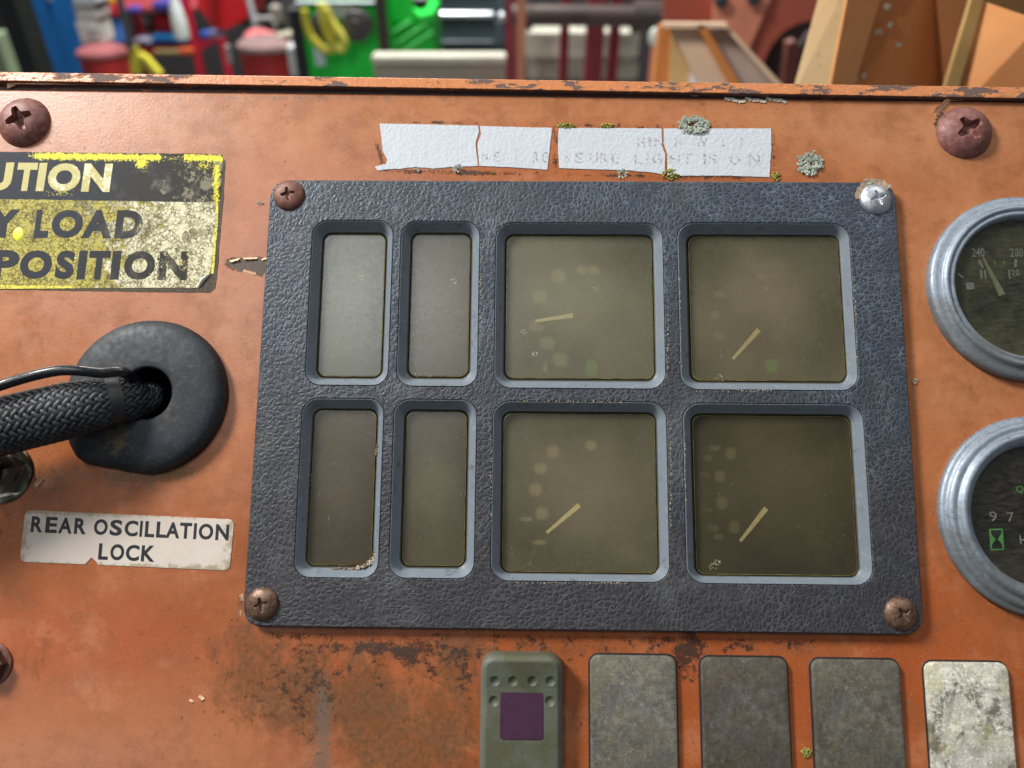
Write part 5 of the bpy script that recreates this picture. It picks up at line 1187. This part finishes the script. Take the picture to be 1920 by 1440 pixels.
# red cabinet on castors + chrome pole
q = wall_thing('red_tool_box', 'bright red tool box standing tilted above the greyish bin', 'tool box', (W(420, 30, 4.4).x, 4.4, W(420, 55, 4.4).z))
wprism('body', RED2, q, [(368, -60), (462, -60), (464, 34), (426, 55), (402, 54), (370, 10)], 4.4, .35)
wprism('drawer', C('darker_red', (.36, .008, .012)), q, [(384, -50), (396, -50), (404, 48), (392, 44)], 4.38, .02); wprism('drawer', C('darker_red', (.36, .008, .012)), q, [(400, -50), (408, -50), (412, 50), (406, 48)], 4.38, .02)
wbox('castor', BLK, q, 447, 466, 38, 48, 4.45, .05, c=.02)
q = wall_thing('chrome_pole', 'slim grey metal pole rising behind the heap of red cloths', 'pole', (W(475, 30, 3.9).x, 3.9, 0))
MB(1.0).tube([W(462, -20, 3.95)-q.location, W(483, 62, 3.9)-q.location], .016, 10).build('shaft', C('grey_metal', (.42, .42, .45), .35, .3), q)
MB(1.0).lathe([(.03, 0), (.03, .03), (.018, .035)], 16).build('foot', BLK, q).location = Vector(W(483, 62, 3.9)-q.location)
q = wall_thing('dark_machine', 'dark grey machine between the chrome pole and the green machine', 'machine', (W(520, 40, 5.0).x, 5.0, 0))
wbox('body', C('near_black_enamel', (.012, .012, .014)), q, 466, 580, -80, 140, 5.0, .5, zb=0)
wbox('panel', C('dark_grey_panel', (.06, .058, .058)), q, 524, 572, -60, 62, 4.98, .02); wbox('lamp_housing', C('greyish_tan', (.20, .18, .15)), q, 506, 528, 8, 48, 4.95, .05, c=.02)
# green machine with cable reels
Yg = 3.5
q = wall_thing('green_machine', 'bright green machine cabinet with two black cable reels and yellow cable', 'machine', (W(640, 60, Yg).x, Yg, 0))
wbox('cabinet', GRN, q, 570, 714, 12, 140, Yg, .5, zb=0.0); wbox('corner_post', BLK, q, 549, 570, 14, 140, Yg-.02, .08, zb=0)
wbox('top_tray', C('pale_tray', (.45, .52, .55)), q, 553, 702, 2, 8, Yg-.03, .5); wbox('top_cover', GRN, q, 556, 700, -30, 1, Yg, .5)
wbox('corner_post', C('brown_black', (.04, .022, .025)), q, 705, 722, -60, 104, Yg-.03, .06)
wprism('white_guide', C('translucent_white', (.45, .55, .52)), q, [(615, 10), (662, 12), (650, 26), (634, 38), (622, 30)], Yg-.015, .015)
for (x, y, r_) in ((669, 48, 27), (604, 50, 24)):
    c_ = W(x, y, Yg-.07); R_ = r_*(W(x+10, y, Yg).x-W(x, y, Yg).x)/10
    rl = MB(1.0).lathe([(R_*.99, -.05), (R_, -.04), (R_, -.03), (R_*.8, -.025), (R_*.8, .0), (R_, .005), (R_, .02), (R_*.95, .025), (R_*.45, .03), (R_*.4, .035), (R_*.2, .035)], 48).build('reel', C('charcoal_reel', (.055, .05, .052)), q, angle=30)
    rl.matrix_local = Matrix.Translation(c_-q.location) @ Matrix.Rotation(math.pi/2, 4, 'X')
    h_ = MB(1.0).lathe([(R_*.22, .03), (R_*.22, .045), (R_*.1, .05)], 20).build('reel_hub', STEEL, q); h_.matrix_local = rl.matrix_local
loop1 = [(570, 18), (573, 40), (582, 66), (597, 84), (612, 94), (625, 92)]; loop2 = [(600, 5), (604, 30), (612, 55), (624, 80), (638, 92), (646, 84), (642, 68), (630, 52), (620, 36), (612, 20), (604, 8)]; loop3 = [(610, 20), (618, 40), (626, 58), (622, 78), (612, 60), (606, 40)]
for k, lp in enumerate((loop1, loop2, loop3)):
    MB(1.0).tube([p_-q.location for p_ in bez([W(x, y, Yg-.13-.01*k) for x, y in lp], 40)], .016, 8).build('yellow_cable', YEL if k != 1 else C('bright_yellow_cable', (.75, .72, .12)), q)
wbox('white_tag', C('white_tag_card', (.62, .82, .78)), q, 590, 609, 88, 124, Yg-.02, .01, c=.004)
q = wall_thing('green_panel_machine', 'second bright green machine with diagonal ribs right of the reel cabinet', 'machine', (W(770, 60, 3.9).x, 3.9, 0))
wbox('cabinet', GRN, q, 724, 812, 30, 140, 3.9, .5, zb=0); wprism('upper_panel', GRN, q, [(716, -60), (772, -60), (774, 22), (786, 34), (812, 24), (813, 40), (722, 40)], 3.88, .05)
for (a, b, c_, d_) in ((738, 86, 800, 44), (756, 96, 812, 60), (730, 66, 770, 40)): 
    MB(1.0).tube([W(a, b, 3.87)-q.location, W(c_, d_, 3.87)-q.location], .010, 8).build('rib', C('pale_green_rib', (.10, .62, .14)), q)
wbox('black_knob', BLK, q, 774, 802, -10, 20, 3.85, .05, c=.02)
# tool chest
q = wall_thing('tool_chest', 'slate grey tool chest with long silver drawer handles', 'tool chest', (W(875, 40, 5.0).x, 5.0, 0))
wbox('body', SLATE, q, 806, 962, -100, 140, 5.02, .5, zb=0)
for (a, b) in ((-60, -14), (-11, 36), (39, 86)):
    wbox('drawer', SLATE, q, 808, 946, a, b, 5.0, .02)
    wbox('drawer_handle', STEEL if b == 36 else C('grey_steel', (.14, .17, .19)), q, 811 if b == 36 else 816, 925, b-13 if b == 36 else b-9, b-2 if b == 36 else b-7, 4.96, .035)
wbox('plinth', BLK, q, 812, 950, 88, 100, 5.03, .4)
c_ = W(941, 31, 4.9); q = wall_thing('steel_ball_stop', 'small shiny steel ball beside the silver drawer handle', 'ball stop', (c_.x, c_.y, c_.z)); MB(1.0).ball((0, 0, 0), .027, 16, 10).build('ball', STEEL, q); MB(1.0).tube([(0, 0, 0), (0, .1, 0)], .01, 8).build('stem', STEEL, q)
# beam
q = wall_thing('timber_beam', 'long cream timber beam lying in front of the tool chest', 'beam', (W(820, 110, 3.2).x, 3.2, W(820, 150, 3.2).z))
wbox('upper_board', CREAM, q, 697, 951, 101, 123, 3.2, .05, c=.012); wbox('lower_board', TANC, q, 702, 951, 123.5, 165, 3.22, .05, c=.008)
# dark red frame with posts
for k, (a, b, lab) in enumerate(((948, 967, 'dark red frame post left of the thin orange post'), (1050, 1066, 'dark red frame post right of the widest cream sack'), (1098, 1131, 'widest dull red frame post in the middle of the frame'), (1142, 1160, 'dark red frame post nearest the brown pipe flange'))):
    post('frame_post', DRED2 if k in (0, 2) else DRED, lab, 'post', a, b, 3.0, .06, 1.9, 'dark red frame posts', y=100)
post('orange_post', C('pale_orange_steel', (.50, .20, .11)), 'thin pale orange post in front of the brown pipe', 'post', 969, 985, 2.3, .03, 2.4, y=90)
q = wall_thing('brown_pipe', 'thick brown pipe lying across the dark red frame posts', 'pipe', (W(1110, 30, 2.8).x, 2.8, W(1110, 30, 2.8).z))
MB(1.0).tube([W(x, y, 2.8)-q.location for x, y in ((960, 29), (1050, 29), (1150, 30), (1240, 32))], .033, 20).build('pipe_body', BRN, q)
for x0, x1, r_ in ((1186, 1250, .052), (985, 1000, .040)):
    MB(1.0).tube([W(x0, 31, 2.8)-q.location, W(x1, 33, 2.8)-q.location], r_, 20).build('collar', C('brown_collar', (.06, .042, .035)), q)
q = wall_thing('covered_stack', 'pale cream covered stack seen through the dark red frame posts', 'stack', (W(1095, 90, 3.5).x, 3.5, W(1095, 160, 3.5).z))
wbox('cover', C('cream_cover_cloth', (.62, .60, .48), .8, var=.3, sc=9), q, 986, 1198, 47, 114, 3.5, .08, c=.02); wbox('fold', C('pale_cover_fold', (.70, .68, .58), .8, var=.2, sc=12), q, 992, 1190, 58, 66, 3.49, .02, c=.008)
wbox('base_board', C('tan_base_board', (.42, .39, .31), .7, var=.25, sc=9), q, 990, 1196, 115, 150, 3.51, .08, c=.01)
c_ = W(1228, 70, 1.7); q = wall_thing('pale_lever_knob', 'small pale knob left of the orange channel', 'knob', (c_.x, c_.y, c_.z)); MB(1.0).ball((0, 0, 0), .014, 16, 10, (1, 1, 1.4)).build('knob_cap', C('pale_knob', (.55, .60, .52)), q); MB(1.0).tube([(0, 0, -.01), (.0, 0, -.2)], .006, 8).build('stem', SAL, q)
# machine steelwork on the right
q = wall_thing('salmon_frame', 'salmon and brick red steel frame with large round opening behind the orange post', 'machine frame', (W(1400, 60, 1.5).x, 1.5, W(1400, 160, 1.5).z))
arc = [(1428, 165)]+[(1530-102*math.cos(math.radians(t)), 150-112*math.sin(math.radians(t))) for t in range(5, 96, 9)]+[(1600, 60), (1600, 165)]
wprism('rear_plate', SAL2, q, [(1245, -60), (1350, -60), (1350, 60), (1245, 60)], 1.56, .02)
wprism('arched_plate', SAL2, q, [(1430, -60), (1700, -60), (1700, 38)]+[(1600, 38)]+[(1530-102*math.cos(math.radians(t)), 150-112*math.sin(math.radians(t))) for t in range(95, 4, -9)]+[(1428, 190), (1370, 190), (1385, 100)], 1.5, .05)
wprism('flange', SAL, q, [(1348, -60), (1462, -60), (1440, 10), (1405, 90), (1395, 190), (1340, 190), (1338, 40)], 1.48, .02)
wprism('inner_plate', C('dark_cavity_steel', (.020, .010, .008)), q, [(1380, -20), (1720, -20), (1720, 200), (1380, 200)], 1.75, .02)
wprism('inner_bar', C('inner_bar_steel', (.22, .07, .055)), q, [(1478, 82), (1492, 76), (1500, 90), (1486, 170), (1468, 170)], 1.62, .03)
wprism('inner_panel', C('grey_inner_steel', (.075, .06, .06)), q, [(1468, 125), (1520, 60), (1520, 190), (1455, 190)], 1.66, .02)
for (x, y) in ((1350, 0), (1412, -4)):
    c_ = W(x, y, 1.47)-q.location; bb = MB(1.0).lathe([(.012, 0), (.012, .012), (.006, .014)], 6).build('bolt', C('dark_bolt', (.03, .035, .04)), q, smooth=False); bb.matrix_local = Matrix.Translation(c_) @ Matrix.Rotation(math.pi/2, 4, 'X')
# channel (open box section) nearer
Yc = 0.95
q = wall_thing('orange_channel', 'pale orange open channel beam slanting towards the dashboard', 'channel beam', (W(1320, 100, Yc).x, Yc, W(1320, 150, Yc).z))
OCH = simple('ochre_steel', (0.62, 0.40, 0.17), 0.45, sc=14); ORB = simple('orange_brown_steel', (0.55, 0.20, 0.05), 0.45, sc=14); GRB = simple('greyed_inner_steel', (0.48, 0.36, 0.30), 0.4, sc=14); PALE = simple('pale_edge_steel', (0.72, 0.50, 0.34), 0.4, sc=14)
wprism('end_web', ORB, q, [(1238, 50), (1262, 52), (1256, 190), (1222, 190)], Yc+.02, .02)
wprism('side_web', OCH, q, [(1260, 54), (1300, 125), (1292, 190), (1254, 190)], Yc+.012, .02)
wprism('flange', PALE, q, [(1242, 45), (1310, 46), (1392, 190), (1322, 190), (1262, 60)], Yc, .012)
wprism('rib', ORB, q, [(1306, 47), (1322, 48), (1408, 190), (1386, 190)], Yc-.012, .02)
wprism('floor_web', GRB, q, [(1322, 52), (1358, 52), (1482, 190), (1408, 190)], Yc+.004, .012)
wprism('flange', PALE, q, [(1354, 46), (1366, 50), (1496, 190), (1480, 190)], Yc-.008, .02)
wprism('edge_strip', PALE, q, [(1245, 44), (1364, 45), (1366, 53), (1245, 53)], Yc-.012, .012)
wprism('paper', C('white_paper', (.75, .8, .86)), q, [(1298, 118), (1322, 150), (1318, 190), (1292, 190)], Yc+.006, .004)
# near post of the machine with plates, almost in focus
def mat_steel_or(name, c1, c2, c3):
    n = N(name); c = n.mix(n.step(n.noise(9, 4, .6, vec=n.m3), .4, .65), c1, c2)
    c = n.mix(n.ma('MULTIPLY', n.step(n.noise(30, 5, .7, vec=n.m3), .55, .68), .55), c, c3)
    c = n.mix(n.ma('MULTIPLY', n.step(n.vor(90, vec=n.m3), .12, .05), .4), c, (.12, .05, .02))
    return n.set(c, .42, n.bump(n.noise(120, 4, vec=n.m3), .3, .0006), spec=.4)
PO = mat_steel_or('faded_orange_steel', (0.74, 0.34, 0.13), (0.68, 0.27, 0.10), (0.52, 0.17, 0.06)); PO2 = mat_steel_or('dirty_orange_steel', (0.52, 0.20, 0.065), (0.44, 0.17, 0.055), (0.30, 0.15, 0.055)); PY = mat_steel_or('ochre_post_paint', (0.86, 0.60, 0.32), (0.82, 0.52, 0.24), (.66, .36, .15))
Yp = 0.48
q = wall_thing('machine_post', 'orange machine post with pale ochre edge, plates and small lichens', 'machine post', (W(1600, 100, Yp).x, Yp, W(1600, 190, Yp).z))
def tri_prism(name, mat, pts, parent, thick=0.006):
    """sheet through given 3D points with real thickness"""
    P0 = [Vector(p) for p in pts]; nrm = (P0[1]-P0[0]).cross(P0[2]-P0[0]).normalized()
    if nrm.y < 0: nrm = -nrm
    o = parent.matrix_world.translation
    return MB(1.0).loft([[tuple(p-o) for p in P0], [tuple(p+nrm*thick-o) for p in P0]], cap0=True, cap1=True).build(name, mat, parent, smooth=False)
tri_prism('front_flange', PY, [W(1550, -60, Yp), W(1602, -60, Yp-.005), W(1552, 200, Yp-.005), W(1478, 200, Yp)], q, .01)
tri_prism('rounded_edge', PO, [W(1600, -60, Yp-.006), W(1668, -60, Yp+.002), W(1590, 200, Yp+.002), W(1550, 200, Yp-.006)], q, .01)
tri_prism('side_plate', PO2, [W(1650, -60, Yp+.022), W(1756, -60, Yp+.05), W(1776, 200, Yp+.05), W(1580, 200, Yp+.022)], q, .006)
tri_prism('shadow_plate', PO2, [W(1750, -60, Yp+.048), W(1850, -60, Yp+.09), W(1776, 200, Yp+.03), W(1770, 200, Yp+.048)], q, .004)
tri_prism('brace', mat_steel_or('mossy_ochre_steel', (0.42, 0.27, 0.10), (0.35, 0.22, 0.08), (.22, .15, .06)), [W(1840, -60, Yp+.0), W(1862, -60, Yp+.0), W(1788, 200, Yp-.01), W(1762, 200, Yp-.01)], q, .004)
tri_prism('right_plate', PO, [W(1858, -60, Yp+.002), W(2050, -60, Yp-.03), W(2050, 220, Yp-.03), W(1786, 220, Yp-.006)], q, .006)
wprism('cross_rib', mat_steel_or('olive_stained_steel', (0.22, 0.12, 0.04), (0.28, 0.15, 0.05), (.12, .1, .05)), q, [(1840, -70), (2060, -70), (2060, 60), (1920, 28), (1845, 2)], Yp-.05, .012)
for k, (x, y, r_, lab) in enumerate(((1655, 10, 7, 'uppermost grey lichen tuft on the orange machine post'), (1662, 42, 6, 'second grey lichen tuft from the top on the machine post'), (1640, 58, 7, 'wide grey lichen tuft on the post edge'), (1677, 80, 5, 'faint grey lichen furthest right on the side plate'), (1612, 138, 5, 'lichen tuft near the post foot, right one of the pair'), (1597, 144, 5, 'pale lichen tuft near the post foot, left one of the pair'))):
    Mx = Matrix.Translation(W(x, y, Yp+.010 if k in (2, 4, 5) else Yp+.022)-Vector((0, .006, 0))) @ Matrix.Rotation(math.radians(70), 4, 'X')
    lichen(x, y, r_, r_, lab, M=Mx, n=18, scale=0.85, group='lichen tufts on the machine post')
